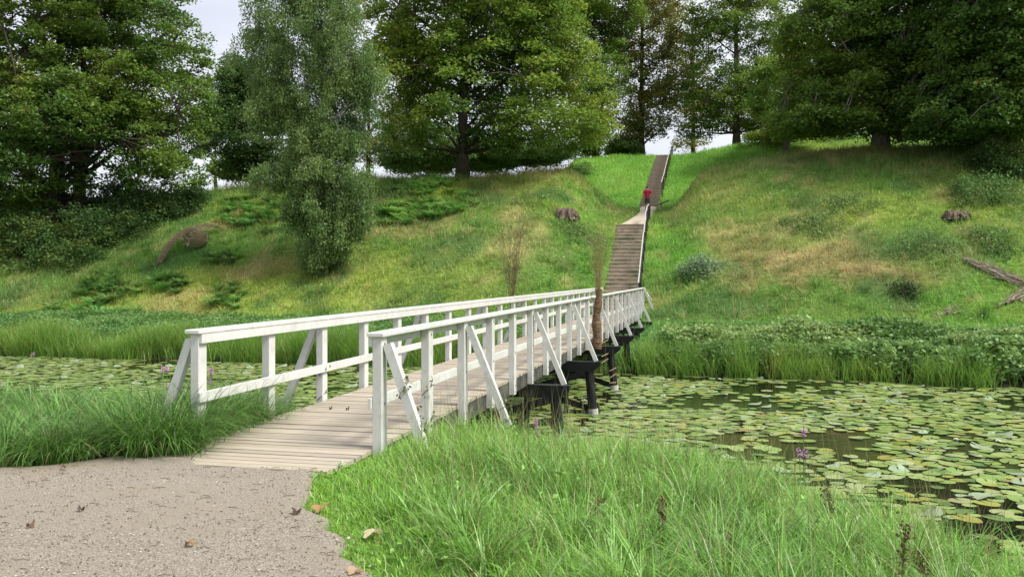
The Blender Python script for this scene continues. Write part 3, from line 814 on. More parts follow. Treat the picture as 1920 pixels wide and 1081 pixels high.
tree('lime_tree', 'pale green tree seen through the gap between birch and sycamore', 690, 86, [(700, 60, 50, 110, 0, 4), (680, 180, 40, 70, 0, 4), (735, 200, 40, 60, 0, 4), (650, 110, 40, 60, 0, 4), (690, 275, 55, 32, 0, 3), (690, 275, 55, 32, 0, 3)],
     420, 60, .22, 'thin', .3, M_bark, crad=.8, flat=.6, seed=161, density=.36, trunk_top=20)
tree('lime_tree', 'yellowish tree standing behind the gap right of the upper steps', 1300, 100, [(1300, 40, 60, 90, 0, 5), (1290, 150, 40, 60, 0, 4), (1310, 210, 40, 40, 0, 4), (1290, 262, 34, 16, 0, 3)],
     420, 60, .24, 'thin', .32, M_bark, crad=.9, flat=.6, seed=162, density=.34, trunk_top=22)
tree('maple_tree', 'dark tree between the huge left maple and the small dark maple', 405, 80, [(400, 250, 50, 60, 0, 4), (420, 180, 30, 50, 0, 3)],
     240, 80, .22, 'dark', .3, M_bark, crad=.9, flat=.5, seed=163, density=.22, trunk_top=9)
def shrub(name, label, px, py, rx, ry, pal, n, nl, ls, seed, group=None, rd=1.6, cat_='shrub', crad=.5):
    X, Y, Z = hit(px, py + ry * .75)
    b = empty(name, (X, Y, Z - .05)); tag(b, label, cat_, group)
    rs = np.random.default_rng(seed); R = np.array([rx / F * Y, rd, ry * 1.6 / F * Y * (.38 if name == 'herb_patch' else (.6 if name == 'elder_bush' else 1))])
    u = rs.normal(size=(n, 3)); u /= np.linalg.norm(u, axis=1)[:, None]; u[:, 2] = np.abs(u[:, 2])
    C = u * (rs.random(n) ** .35)[:, None] * R
    C[:, 2] += height(C[:, 0] + X, C[:, 1] + Y) - Z + .1
    q = MB()
    for i in range(0, n, max(n // 14, 1)):
        c = Vector(C[i]); q.tube([(c.x * .15, c.y * .15, -.1), (c.x * .5, c.y * .5, c.z * .6), tuple(c)], [.035, .022, .008], 5)
    q.build('stem', M_bark, b)
    ci = np.repeat(np.arange(n), nl); v = rs.normal(size=(len(ci), 3)) * crad * np.array([.6, .6, .32])
    v[:, 2] -= .3 * np.hypot(v[:, 0], v[:, 1])
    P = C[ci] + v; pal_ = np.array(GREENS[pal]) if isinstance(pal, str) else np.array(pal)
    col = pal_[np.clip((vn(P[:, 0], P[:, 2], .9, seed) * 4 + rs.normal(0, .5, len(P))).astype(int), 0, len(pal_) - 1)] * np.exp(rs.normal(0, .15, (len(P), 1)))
    vv, f, c = leaves(P, ls * rs.uniform(.6, 1.3, len(P)), .45, col, aspect=.8)
    link('foliage', np_mesh('foliage', vv, f, c), M_leaf, b)
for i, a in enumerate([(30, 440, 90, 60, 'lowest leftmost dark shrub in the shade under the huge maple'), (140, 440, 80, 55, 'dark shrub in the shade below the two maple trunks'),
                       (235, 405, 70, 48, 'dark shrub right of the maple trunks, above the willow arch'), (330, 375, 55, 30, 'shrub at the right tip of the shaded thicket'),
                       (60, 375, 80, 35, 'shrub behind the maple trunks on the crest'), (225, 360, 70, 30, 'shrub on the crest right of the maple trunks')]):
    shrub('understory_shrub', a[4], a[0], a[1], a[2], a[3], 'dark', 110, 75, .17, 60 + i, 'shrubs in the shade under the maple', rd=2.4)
shrub('ivy_bush', 'dark ivy bush at the foot of the rightmost maple', 1880, 300, 60, 34, 'dark', 110, 75, .14, 70, rd=1.8)
shrub('bramble_bush', 'bramble patch below the ivy bush at the right edge', 1850, 350, 75, 24, [(.08, .17, .045), (.11, .21, .06), (.14, .25, .07)], 110, 50, .11, 71, rd=1.4)
shrub('bramble_bush', 'dark bramble tuft beside the gap left of the upper steps', 1085, 316, 32, 16, 'dark', 40, 60, .12, 72, rd=1)
shrub('elder_bush', 'grey green bush right of the lower steps', 1310, 492, 42, 24, [(.10, .18, .08), (.16, .25, .12), (.22, .31, .17)], 60, 40, .13, 73, rd=1)
shrub('elder_bush', 'small very dark bush on the rusty patch of the right slope', 1697, 540, 22, 14, [(.02, .045, .016), (.03, .06, .02)], 30, 45, .10, 74, rd=.5)
for i, (px, py, rx, ry, lb) in enumerate([(1090, 430, 60, 22, 'leafy herb patch below the reddish tree stump'), (1750, 455, 60, 14, 'leafy herb patch under the old stump on the right slope'), (1590, 370, 70, 18, 'pale leafy herb patch high on the right slope'),
        (1520, 410, 60, 16, 'leafy herb patch in the middle of the right slope'), (1860, 440, 60, 22, 'leafy herb patch near the right edge above the brushwood'), (730, 360, 60, 16, 'leafy herb patch between birch and ferns')]):
    shrub('herb_patch', lb, px, py, rx, ry, [(.11, .20, .06), (.15, .26, .075), (.20, .31, .10)], 110, 22, .11, 80 + i, 'leafy herb patches on the slopes', rd=1.4, cat_='herbs', crad=.35)

# ------------------------------------------------------------------ grass and waterside plants
def scatter(n, x0, x1, y0, y1, fn):
    x = RNG.uniform(x0, x1, n); y = RNG.uniform(y0, y1, n); k = fn(x, y) ; m = RNG.random(n) < k
    return x[m], y[m]
def off_path(x, y):
    j = (fbm(x, y, .3, 4) - .5) * .22 - np.abs(RNG.normal(0, .055, np.shape(x)))
    s, w = to_sw(x, y)
    right = (x > np.interp(y, PR_Y, PR_X) + j - .02) & ((y < 7.6) | (w > .02)) & ((w > -.02) | (s < -1.0))
    left = (y > np.interp(x, PL_X, PL_Y) + j - .06) & (w < WL + .02)
    return right, left
def edge_fade(x, y):
    """0 at the edge of the gravel or deck, 1 well into the grass"""
    s, w = to_sw(x, y)
    a = sst(0, .9, x - np.interp(y, PR_Y, PR_X)) * np.where(y > 7.2, sst(-.1, .35, w), 1)
    b = sst(-.05, .30, y - np.interp(x, PL_X, PL_Y)) * sst(WL + .15, WL - .25, w) * .5 + .5
    return np.where(w > -1, a, b)
def fg(x, y, side):
    nd = near_dist(x, y); r, l = off_path(x, y)
    return (r if side > 0 else l) * (nd > -.15)
def grass_set(x, y, lmin, lmax, wd, th0m, th1m, colfn, seg=3, windaz=None, wk=0.0):
    n = len(x); z = height(x, y)
    az = RNG.uniform(0, 2 * math.pi, n)
    if windaz is not None:
        az = np.arctan2(np.sin(az) * (1 - wk) + math.sin(windaz) * wk, np.cos(az) * (1 - wk) + math.cos(windaz) * wk)
    Ln = RNG.uniform(lmin, lmax, n) if np.isscalar(lmin) else lmin + (lmax - lmin) * RNG.random(n)
    th0 = np.abs(RNG.normal(.1, th0m, n)); th1 = np.abs(RNG.normal(th1m, th1m * .45, n))
    return blades(np.stack([x, y, z - .02], 1), Ln, wd * RNG.uniform(.6, 1.4, n), az, th0, th1, colfn(x, y, n), seg)
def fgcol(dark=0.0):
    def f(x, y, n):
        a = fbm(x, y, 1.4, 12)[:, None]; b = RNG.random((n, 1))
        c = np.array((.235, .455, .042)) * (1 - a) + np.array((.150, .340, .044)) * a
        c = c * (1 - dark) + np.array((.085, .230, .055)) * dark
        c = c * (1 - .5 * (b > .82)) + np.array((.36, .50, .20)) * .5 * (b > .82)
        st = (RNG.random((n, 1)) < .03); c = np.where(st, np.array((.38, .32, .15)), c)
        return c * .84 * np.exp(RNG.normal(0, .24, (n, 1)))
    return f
parts = []
# right foreground: long fine meadow grass, short and bright along the path
x, y = scatter(150000, -1.9, 6.5, 2.9, 14, lambda x, y: fg(x, y, 1) * np.interp(y, [3, 6, 9, 14], [1, 1, .8, .6]))
ef = edge_fade(x, y); tus = fbm(x, y, .8, 14); big = sst(.35, .65, tus)
nb = np.interp(y, [7, 10.5], [1, .72]); parts.append(grass_set(x, y, .05 + .20 * ef * (.6 + .7 * big) * nb, .10 + .38 * ef * (.65 + .6 * big) * nb, .0062, .16, 1.35, fgcol(), 4, 2.6, .35))
x, y = scatter(42000, -1.9, 2.0, 2.9, 9.0, lambda x, y: fg(x, y, 1) * (1 - .85 * edge_fade(x, y)))
parts.append(grass_set(x, y, .03, .10, .0065, .3, 1.0, lambda x, y, n: fgcol()(x, y, n) * np.array((1.15, 1.05, .8)), 2))
# tussocks of long arching blades
ntu = 150; tx = RNG.uniform(-.6, 6, ntu); ty = RNG.uniform(3.6, 13, ntu)
k = (fg(tx, ty, 1) > 0) & (edge_fade(tx, ty) > .6); tx, ty = tx[k], ty[k]
idx = np.repeat(np.arange(len(tx)), 150); a_ = RNG.uniform(0, 6.283, len(idx)); r_ = np.abs(RNG.normal(0, .09, len(idx)))
x, y = tx[idx] + np.cos(a_) * r_, ty[idx] + np.sin(a_) * r_; z = height(x, y)
parts.append(blades(np.stack([x, y, z - .02], 1), RNG.uniform(.30, .66, len(x)), RNG.uniform(.005, .010, len(x)), a_ + RNG.normal(0, .5, len(x)), RNG.uniform(.05, .35, len(x)), RNG.uniform(.8, 2.1, len(x)), fgcol(.25)(x, y, len(x)), 5))
x, y = scatter(12000, -.9, 6.3, 3.0, 13.5, lambda x, y: fg(x, y, 1) * (edge_fade(x, y) > .45) * sst(.40, .62, fbm(x, y, 1.0, 71)))
parts.append(grass_set(x, y, .22, .55, .014, .22, 1.8, lambda x, y, n: fgcol()(x, y, n) * np.array((1.1, 1.08, 1.5)), 5))
x, y = scatter(9000, -1.8, 6.0, 2.9, 12, lambda x, y: fg(x, y, 1) * sst(.48, .60, fbm(x, y, .7, 75)))
efl = edge_fade(x, y); lv, lf, lc = leaves(np.stack([x, y, height(x, y) + RNG.uniform(.02, .05 + .22 * efl, len(x))], 1), RNG.uniform(.02, .06, len(x)), .5, jitcol((.17, .34, .06), len(x), .25), aspect=.6); parts.append((lv, lf, lc))
x, y = scatter(9000, -.9, 6.3, 3.0, 13.5, lambda x, y: fg(x, y, 1) * (edge_fade(x, y) > .3))
parts.append(grass_set(x, y, .12, .40, .006, .7, 1.4, lambda x, y, n: jitcol((.40, .36, .17), n, .25), 3))
# straw-coloured flowering stems, finer and upright
x, y = scatter(2600, -.8, 6, 3.4, 13, lambda x, y: fg(x, y, 1) * (edge_fade(x, y) > .7))
parts.append(grass_set(x, y, .55, .95, .0035, .10, .30, lambda x, y, n: jitcol((.26, .25, .11), n, .2), 4))
V, Fc, C = cat(parts)
tag(link('grass', np_mesh('grass', V, Fc, C), M_grassfg), kind='stuff')
# left foreground: tussocky, darker, drooping towards the path
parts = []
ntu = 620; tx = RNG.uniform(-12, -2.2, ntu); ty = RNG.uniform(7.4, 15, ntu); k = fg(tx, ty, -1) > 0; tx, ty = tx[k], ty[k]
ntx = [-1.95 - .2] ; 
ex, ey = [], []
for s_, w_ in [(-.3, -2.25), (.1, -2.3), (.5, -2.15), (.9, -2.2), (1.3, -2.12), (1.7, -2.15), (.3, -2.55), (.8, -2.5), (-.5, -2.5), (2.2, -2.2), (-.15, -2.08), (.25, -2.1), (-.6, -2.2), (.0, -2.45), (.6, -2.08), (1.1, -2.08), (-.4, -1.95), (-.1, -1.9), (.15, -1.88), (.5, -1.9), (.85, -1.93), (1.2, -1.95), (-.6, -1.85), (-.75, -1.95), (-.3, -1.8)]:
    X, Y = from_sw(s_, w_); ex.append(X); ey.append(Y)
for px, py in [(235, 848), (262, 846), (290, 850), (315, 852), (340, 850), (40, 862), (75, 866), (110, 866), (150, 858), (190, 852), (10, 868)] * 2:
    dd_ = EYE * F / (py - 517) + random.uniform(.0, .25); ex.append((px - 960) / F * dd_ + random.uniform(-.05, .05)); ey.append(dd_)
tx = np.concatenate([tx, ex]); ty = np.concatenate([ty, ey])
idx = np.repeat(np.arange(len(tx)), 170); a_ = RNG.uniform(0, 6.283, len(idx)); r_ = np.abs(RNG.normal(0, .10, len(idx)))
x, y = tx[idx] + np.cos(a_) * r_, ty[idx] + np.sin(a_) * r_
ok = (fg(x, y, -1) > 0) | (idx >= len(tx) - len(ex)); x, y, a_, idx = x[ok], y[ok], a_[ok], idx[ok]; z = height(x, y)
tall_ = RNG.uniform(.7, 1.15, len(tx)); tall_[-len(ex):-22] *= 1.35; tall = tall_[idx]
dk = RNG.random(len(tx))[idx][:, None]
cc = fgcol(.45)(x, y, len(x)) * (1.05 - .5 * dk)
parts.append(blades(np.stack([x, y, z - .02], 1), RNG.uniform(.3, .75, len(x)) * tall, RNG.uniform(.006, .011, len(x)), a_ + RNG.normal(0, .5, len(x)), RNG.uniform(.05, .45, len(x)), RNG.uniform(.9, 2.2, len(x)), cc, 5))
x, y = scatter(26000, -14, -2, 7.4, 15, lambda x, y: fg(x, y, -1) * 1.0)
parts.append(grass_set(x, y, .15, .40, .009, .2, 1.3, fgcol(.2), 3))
V, Fc, C = cat(parts)
tag(link('tussock_grass', np_mesh('tussock_grass', V, Fc, C), M_grassfg), kind='stuff')

# slopes: meadow grass with straw
def on_slope(x, y):
    s, w = to_sw(x, y)
    wr = wstair(s)
    st = (s > 32.4) & (s < 43.3) & (w > wr - 1.70) & (w < wr + .03)
    st |= (s > 56.8) & (s < 74.5) & (w > wr - 1.38) & (w < wr + .02)
    t = np.clip((s - 43) / 14, 0, 1)
    st |= (s > 42.8) & (s < 57.1) & (w > wr - (1.70 - .33 * t) + .45 * np.sin(math.pi * t) - .02) & (w < wr + .06)
    brg = (w > -2.0) & (w < .1) & (s < 32.9)
    return (~st) & (~brg) & (s - sfar(w) > .1)
def slopecol(k=1.0):
    return lambda x, y, n: turf(x, y) * np.exp(RNG.normal(0, .24, (n, 1))) * 1.65 * k
parts = []
x, y = scatter(300000, -44, 42, 26, 62, lambda x, y: on_slope(x, y) * (np.abs(x / y) < .68))
dz = fbm(x, y, .9, 20)
parts.append(grass_set(x, y, .12 + .14 * dz, .28 + .38 * dz, .020, .25, .9, slopecol(), 2, 1.2, .15))
x, y = scatter(60000, 2, 32, 55, 90, lambda x, y: on_slope(x, y) * (to_sw(x, y)[0] > 50) * (to_sw(x, y)[1] > -12))
parts.append(grass_set(x, y, .15, .42, .03, .3, .9, slopecol(), 2))
x, y = scatter(60000, -44, 42, 34, 62, lambda x, y: on_slope(x, y) * (np.abs(x / y) < .68) * (fbm(x, y, 4, 23) > .5) * (to_sw(x, y)[0] > 30.5))
parts.append(grass_set(x, y, .4, .8, .010, .12, .35, lambda x, y, n: jitcol((.36, .31, .14), n, .2), 2))
# tussocks: knots of longer grass, some fresh, some bleached
ntu = 2600; tx = RNG.uniform(-42, 40, ntu); ty = RNG.uniform(33, 62, ntu); k = on_slope(tx, ty) & (np.abs(tx / ty) < .66) & (to_sw(tx, ty)[0] > 30); tx, ty = tx[k], ty[k]
idx = np.repeat(np.arange(len(tx)), 42); a_ = RNG.uniform(0, 6.283, len(idx)); r_ = np.abs(RNG.normal(0, .16, len(idx)))
x, y = tx[idx] + np.cos(a_) * r_, ty[idx] + np.sin(a_) * r_; ok = on_slope(x, y); x, y, a_, idx = x[ok], y[ok], a_[ok], idx[ok]
kind_ = RNG.random(len(tx))[idx][:, None]
tc_ = turf(x, y) * 1.5; tc_ = np.where(kind_ < .35, tc_ * np.array((.62, .80, .7)), tc_); tc_ = np.where(kind_ > .82, tc_ * .5 + np.array((.42, .36, .17)) * .6, tc_)
parts.append(blades(np.stack([x, y, height(x, y) - .03], 1), RNG.uniform(.3, .75, len(x)), RNG.uniform(.012, .026, len(x)), a_ + RNG.normal(0, .4, len(x)), RNG.uniform(.1, .6, len(x)), RNG.uniform(.5, 1.6, len(x)), tc_ * np.exp(RNG.normal(0, .2, (len(x), 1))), 3))
# tall pale stems along both crests
x, y = scatter(40000, -30, 34, 50, 64, lambda x, y: (np.abs(to_sw(x, y)[0] - np.interp(to_sw(x, y)[1], [-6, 3], [47.8, 50])) < 1.3) * on_slope(x, y) * ((to_sw(x, y)[1] < -5) | (to_sw(x, y)[1] > 1.5)))
parts.append(grass_set(x, y, .35, .85, .012, .12, .4, lambda x, y, n: jitcol((.27, .27, .09), n, .25), 2))
V, Fc, C = cat(parts)
tag(link('meadow_grass', np_mesh('meadow_grass', V, Fc, C), M_grass), kind='stuff')
# broad-leaved weeds mixed into the slope turf
x, y = scatter(52000, -40, 40, 30, 62, lambda x, y: on_slope(x, y) * (np.abs(x / y) < .66) * sst(.44, .60, fbm(x, y, 2.2, 31)))
z = height(x, y) + RNG.uniform(.05, .40, len(x))
c = (turf(x, y) * .35 + np.array((.10, .20, .06)) * .65 * np.exp(RNG.normal(0, .35, (len(x), 1)))) * 1.3
v, f, c = leaves(np.stack([x, y, z], 1), RNG.uniform(.08, .20, len(x)), .5, c, aspect=.55)
tag(link('broadleaf_weeds', np_mesh('broadleaf_weeds', v, f, c), M_grass), kind='stuff')

# sedge and reed fringe of the far bank
def fringe(n, d0, d1, lm, lx, wd, cols, th1, ww=(-42, 22)):
    w = RNG.uniform(*ww, n); s = sfar(w) + RNG.uniform(d0, d1, n)
    x, y = from_sw(s, w); k = (np.abs(x / y) < .66) & ((w > .95 + RNG.normal(0, .12, n)) | (w < -2.3) | (RNG.random(n) < .12)); x, y, w, s = x[k], y[k], w[k], s[k]
    cl = fbm(w, s * .7, 1.1, 41); m = RNG.random(len(x)) < sst(.34, .56, cl) * .95 + .05; x, y, w, cl = x[m], y[m], w[m], cl[m]; n = len(x)
    a = fbm(w, w * 0, 2.2, 44)[:, None]; c = np.array(cols[0]) * (1 - a) + np.array(cols[1]) * a
    c = np.broadcast_to(c, (n, 3)) * np.exp(RNG.normal(0, .22, (n, 1)))
    br_ = RNG.random((n, 1)) < .05; c = np.where(br_, np.array((.30, .22, .11)), c)
    z = np.maximum(height(x, y), WATER - .1)
    hh = (.65 + .7 * cl) * (.40 + 1.15 * fbm(w, w * 0, 2.6, 47, 2))
    return blades(np.stack([x, y, z - .03], 1), RNG.uniform(lm, lx, n) * hh, wd * RNG.uniform(.6, 1.4, n), RNG.uniform(0, 6.283, n), np.abs(RNG.normal(.03, .10, n)), np.abs(RNG.normal(th1, th1 * .5, n)), c, 4)
parts = [fringe(60000, -.25, 1.0, .8, 1.25, .016, [(.15, .32, .05), (.27, .38, .07)], .85),
         fringe(45000, .4, 3.2, .45, .9, .018, [(.10, .22, .05), (.18, .30, .065)], 1.6)]
V, Fc, C = cat(parts)
tag(link('reeds', np_mesh('reeds', V, Fc, C), M_grass), kind='stuff')
# brown litter at the foot of the reeds is part of them: short dead blades
# nettle and burdock thicket behind the reeds
def thicket(name, n, w0, w1, d0, d1, hmax, cols, lsz, seed, nl=34, hf=None):
    rs = np.random.default_rng(seed)
    w = rs.uniform(w0, w1, n); s = sfar(w) + rs.uniform(d0, d1, n); x, y = from_sw(s, w)
    h = hmax * (.15 + 1.25 * fbm(x, y, 1.8, seed, 2)) * (1 if hf is None else hf(w, s))
    ci = np.repeat(np.arange(n), nl); t = rs.random(len(ci)) ** .55
    z = height(x, y)
    P = np.stack([x[ci] + rs.normal(0, .17, len(ci)) * (1.2 - .5 * t), y[ci] + rs.normal(0, .17, len(ci)) * (1.2 - .5 * t), z[ci] + .05 + h[ci] * t], 1)
    a = np.clip(sst(.35, .65, fbm(x, y, 1.2, seed + 7))[:, None] * .9 + rs.normal(0, .2, (n, 1)), 0, 1)[ci]; c = np.array(cols[0]) * (1 - a) + np.array(cols[1]) * a
    c = c * np.exp(rs.normal(0, .2, (len(ci), 1)))
    v, f, c = leaves(P, lsz * rs.uniform(.6, 1.35, len(ci)), .35, c, aspect=.75)
    tag(link(name, np_mesh(name, v, f, c), M_grass), kind='stuff')
thicket('low_thicket', 420, 1.2, 19, .2, 1.6, .6, [(.10, .20, .06), (.16, .28, .09)], .12, 54, 30)
thicket('bank_herbs', 230, 6.5, 20, .1, 1.8, .85, [(.12, .24, .06), (.24, .37, .11)], .13, 55, 44)
thicket('nettle_thicket', 1450, 1.5, 19, 1.4, 6.2, 1.0, [(.10, .21, .045), (.29, .40, .135)], .13, 51, 42, lambda w, s: np.interp(s - sfar(w), [1, 2.5, 5, 6.5], [.8, 1.1, 1.0, .45]))
thicket('low_thicket', 2600, -42, -2.6, 1.6, 9, .55, [(.11, .23, .06), (.19, .32, .09)], .11, 52, 26)
thicket('low_thicket', 700, 2, 22, 6, 9, .35, [(.09, .20, .05), (.15, .27, .07)], .10, 53, 24)

# ------------------------------------------------------------------ lily pads
def pad_mesh(nm, seed, col, curl=0.0):
    rs = random.Random(seed); n = 16; vs = [(0, 0, .002)]; notch = .32
    for ring, rr in ((0, .55), (1, 1.0)):
        for i in range(n + 1):
            a = notch / 2 + (2 * math.pi - notch) * i / n
            q = 1 + .04 * math.sin(3 * a + seed) + rs.uniform(-.015, .015)
            z = (.012 * math.sin(2 * a + seed) + .01 * rs.random()) * rr
            if curl: z += curl * max(0, math.cos(a - seed)) ** 3 * rr
            vs.append((math.cos(a) * rr * q * (1.12), math.sin(a) * rr * q * .92, z + .004))
    fs = []
    m = n + 1
    for i in range(n):
        fs.append((0, 1 + i, 2 + i)); fs.append((1 + i, 1 + m + i, 2 + m + i, 2 + i))
    me = bpy.data.meshes.new(nm); me.from_pydata(vs, [], fs)
    a = me.color_attributes.new('Col', 'FLOAT_COLOR', 'POINT'); base = np.array(col)
    cols = []
    for k, v in enumerate(vs):
        e = .92 if k == 0 else 1.0
        cols.append((*(base * e * rs.uniform(.93, 1.07)), 1))
    a.data.foreach_set('color', np.array(cols, np.float32).ravel()); me.polygons.foreach_set('use_smooth', [True] * len(fs)); me.update()
    me.materials.append(M_padv); return me
PC = [((.20, .29, .075), 0), ((.26, .34, .11), 0), ((.18, .25, .06), 0), ((.30, .35, .16), 0), ((.28, .30, .065), 0), ((.27, .34, .21), .35), ((.12, .20, .06), 0), ((.27, .24, .08), 0)]
PM = [pad_mesh('lily_pad', i + 1, c, cu) for i, (c, cu) in enumerate(PC)]
_SZ = lambda r: 'small' if r < .15 else ('middle sized' if r < .19 else 'large')
def _place(x, y):
    s, w = to_sw(x, y); nd = -float(near_dist(np.array([x]), np.array([y]))[0])
    if w < 2.0: return 'beside the black bridge piles'
    if nd < .9: return 'against the grassy near bank'
    if float(sfar(w)) - s < 1.6: return 'below the far reeds'
    if x / y > .48: return 'at the right edge of the photo'
    if x / y > .36: return 'in open water towards the right'
    if x / y > .25: return 'in the middle of the pond'
    return 'a few metres right of the bridge'
PL_ = ['mid green', 'pale green', 'olive green', 'very pale', 'yellow green ageing', 'whitish curled up', 'dark green', 'yellow withering']
PW = np.array([.22, .24, .14, .16, .07, .05, .10, .02])
def pond_pts(n, dmin):
    out = []; cell = {}
    for _ in range(n):
        if random.random() < .5: x = random.uniform(-1, 16.5); y = random.uniform(7.5, 29)
        else: x = random.uniform(-24, 6); y = random.uniform(13, 34)
        out.append((x, y))
    A = np.array(out); nd = near_dist(A[:, 0], A[:, 1]); s, w = to_sw(A[:, 0], A[:, 1]); fd = s - sfar(w)
    ok = (nd < -.12) & (fd < -.05)
    und = (w > -2.6) & (w < .9)
    dens = fbm(A[:, 0], A[:, 1], 2.6, 61)
    # open dark water: a lane on the right, the shade by the bridge and the near right corner
    op = np.zeros(len(A))
    for X, Y, rx, ry, a in [(5.3, 21.0, 2.4, .9, .5), (8.5, 17.5, 3.5, 1.0, .5), (8.0, 13.2, 2.2, 1.0, .55), (6.9, 10.2, 1.6, .9, .6), (10.5, 22.0, 2.0, .7, .4), (4.5, 15.6, 1.6, 1.0, .45), (11.5, 19.5, 1.5, 1.5, .4), (-3.5, 17.5, 2.5, 2.0, .7), (-6.5, 18, 1.8, 1.2, .4)]:
        op = np.maximum(op, a * 1.3 * np.exp(-(((A[:, 0] - X) / rx) ** 2 + ((A[:, 1] - Y) / ry) ** 2)))
    p = np.clip(sst(.34, .56, dens * .6 + .4 * fbm(A[:, 0], A[:, 1], 1.1, 66)) * 1.0 - op * .8, .03, 1) * np.where(und, .25, 1)
    ok &= RNG.random(len(A)) < p
    res = []
    for (x, y) in A[ok]:
        r = random.uniform(.08, .18) if y < 24 or x > 0 else random.uniform(.09, .17)
        cx, cy = int(x / .5), int(y / .5); bad = False
        for i in (-1, 0, 1):
            for j in (-1, 0, 1):
                for (u, v, q) in cell.get((cx + i, cy + j), ()):
                    if (u - x) ** 2 + (v - y) ** 2 < ((q + r) * dmin) ** 2: bad = True; break
                if bad: break
            if bad: break
        if not bad:
            cell.setdefault((cx, cy), []).append((x, y, r)); res.append((x, y, r))
    return res
pads = pond_pts(80000, .64)
pads.sort(key=lambda p: (p[0] ** 2 + p[1] ** 2) / p[2] ** 2)
vis = [p for p in pads if abs(p[0] / p[1]) < .6]
near_p = [p for p in vis if (517 + 3.07 * F / p[1]) < 1060 and p[0] > -1.0][:290]
nearset = set(near_p)
rest = [p for p in pads if p not in nearset]
for (x, y, r) in near_p:
    i = int(RNG.choice(len(PM), p=PW))
    o = bpy.data.objects.new('lily_pad', PM[i]); COL.objects.link(o)
    o.location = (x, y, WATER + random.uniform(.003, .02)); o.rotation_euler = (random.gauss(0, .05), random.gauss(0, .05), random.uniform(0, 6.28)); o.scale = (r, r, r * 1.2)
    tag(o, '%s %s lily pad %s' % (_SZ(r), PL_[i], _place(x, y)), 'lily pad', 'floating lily pads')
Vs, Fs, Cs = [], [], []; b0 = 0
base = {}
for i, me in enumerate(PM):
    v = np.empty(len(me.vertices) * 3, np.float32); me.vertices.foreach_get('co', v); v = v.reshape(-1, 3)
    base[i] = (v, PC[i][0])
NB = 17
tri = []
for i in range(16): tri.append((0, 1 + NB + i, 2 + NB + i))
tri = np.array(tri)
for (x, y, r) in rest:
    i = int(RNG.choice(len(PM), p=PW)); v, c = base[i]; a = random.uniform(0, 6.28); ca, sa = math.cos(a), math.sin(a)
    vv = np.stack([x + r * (v[:, 0] * ca - v[:, 1] * sa), y + r * (v[:, 0] * sa + v[:, 1] * ca), WATER + .004 + random.uniform(0, .02) + v[:, 2] * r * 1.2], 1)
    Vs.append(vv); Fs.append(tri + b0); b0 += len(vv); f_ = random.uniform(.8, 1.15)
    Cs.append(np.repeat(np.array([c]) * f_, len(vv), 0))
tag(link('distant_lily_pads', np_mesh('distant_lily_pads', np.concatenate(Vs), np.concatenate(Fs), np.concatenate(Cs), True), M_pad), kind='stuff')
print('pads', len(pads), len(near_p))

# ------------------------------------------------------------------ ferns on the left slope
def fern_meshes(seed, cols):
    rs = random.Random(seed); out = []
    V, Fq, C = [], [], []
    nf = 13
    for k in range(nf):
        az = 2 * math.pi * k / nf + rs.uniform(-.25, .25); L_ = rs.uniform(.62, .95); t0 = rs.uniform(.25, .55); t1 = rs.uniform(.8, 1.3)
        p = np.array([0, 0, 0.]); n = 15; cf = np.array(cols[0]) * (1 - (q := rs.random())) + np.array(cols[1]) * q
        for i in range(n):
            t = i / n; a = t0 + t1 * t
            dv = np.array([math.cos(az) * math.sin(a), math.sin(az) * math.sin(a), math.cos(a)]); sv = np.array([-math.sin(az), math.cos(az), 0])
            q_ = p + dv * L_ / n; wdt = L_ * .19 * math.sin(math.pi * min(1, (t + .14) * .86)) ** .8
            nv = np.cross(dv, sv)
            for sg_ in (-1, 1):
                b = len(V); tip = p + sv * sg_ * wdt + dv * L_ / n * .9 - np.array([0, 0, 1]) * wdt * .25 + nv * rs.uniform(-.01, .01)
                V += [p, p + dv * L_ / n * .75, tip, p + sv * sg_ * wdt * .5 + dv * L_ / n * .05]; Fq.append((b, b + 1, b + 2, b + 3)); C += [cf * rs.uniform(.8, 1.2)] * 4
            p = q_
    return np_mesh('frond', np.array(V), np.array(Fq), np.array(C))
FM = [fern_meshes(3, [(.14, .31, .07), (.22, .42, .09)]), fern_meshes(4, [(.09, .22, .055), (.15, .32, .07)]), fern_meshes(5, [(.22, .42, .08), (.30, .50, .10)])]
for m_ in FM: m_.materials.append(M_fern)
FN = 2.4
FZ = [('in the bank of ferns right of the willow arch', 462, 400, 52, 30, 24), ('near the left side of the birch', 520, 400, 45, 45, 12), ('just under the willow arch and nest', 415, 488, 48, 10, 6),
      ('on the rusty grass below the arch', 318, 535, 34, 18, 7), ('below the birch skirt, left of it', 425, 560, 35, 25, 5), ('on the lower left slope in half shade', 200, 540, 60, 30, 12),
      ('just above the left reeds', 250, 605, 100, 16, 11), ('in the large fern bank right of the birch', 820, 375, 75, 42, 26), ('high on the mound left of the sycamore', 780, 350, 50, 18, 9),
      ('in the gap between birch and fern bank', 740, 410, 30, 30, 6), ('in the dark group low on the left slope', 130, 590, 60, 22, 5)]
for lb, cx, cy, rx, ry, n in FZ:
    for i in range(int(n * FN)):
        a = random.uniform(0, 6.28); q = random.random() ** .5
        X, Y, Z = hit(cx + rx * q * math.cos(a), cy + ry * q * math.sin(a))
        mi = random.choice([0, 0, 1, 2] if cy < 500 else [0, 1, 1]); s_ = random.uniform(.65, 1.15)
        o = bpy.data.objects.new('fern', FM[mi]); COL.objects.link(o); o.location = (X, Y, Z - .02); o.rotation_euler = (random.uniform(.0, .25), random.uniform(-.1, .1), random.uniform(0, 6.28)); o.scale = (s_, s_, s_ * random.uniform(.8, 1.1))
        tag(o, '%s %s fern %s' % ('big' if s_ > 1.0 else ('small' if s_ < .8 else 'middle sized'), ['green', 'dark green', 'light green'][mi], lb), 'fern', 'ferns on the left slope')

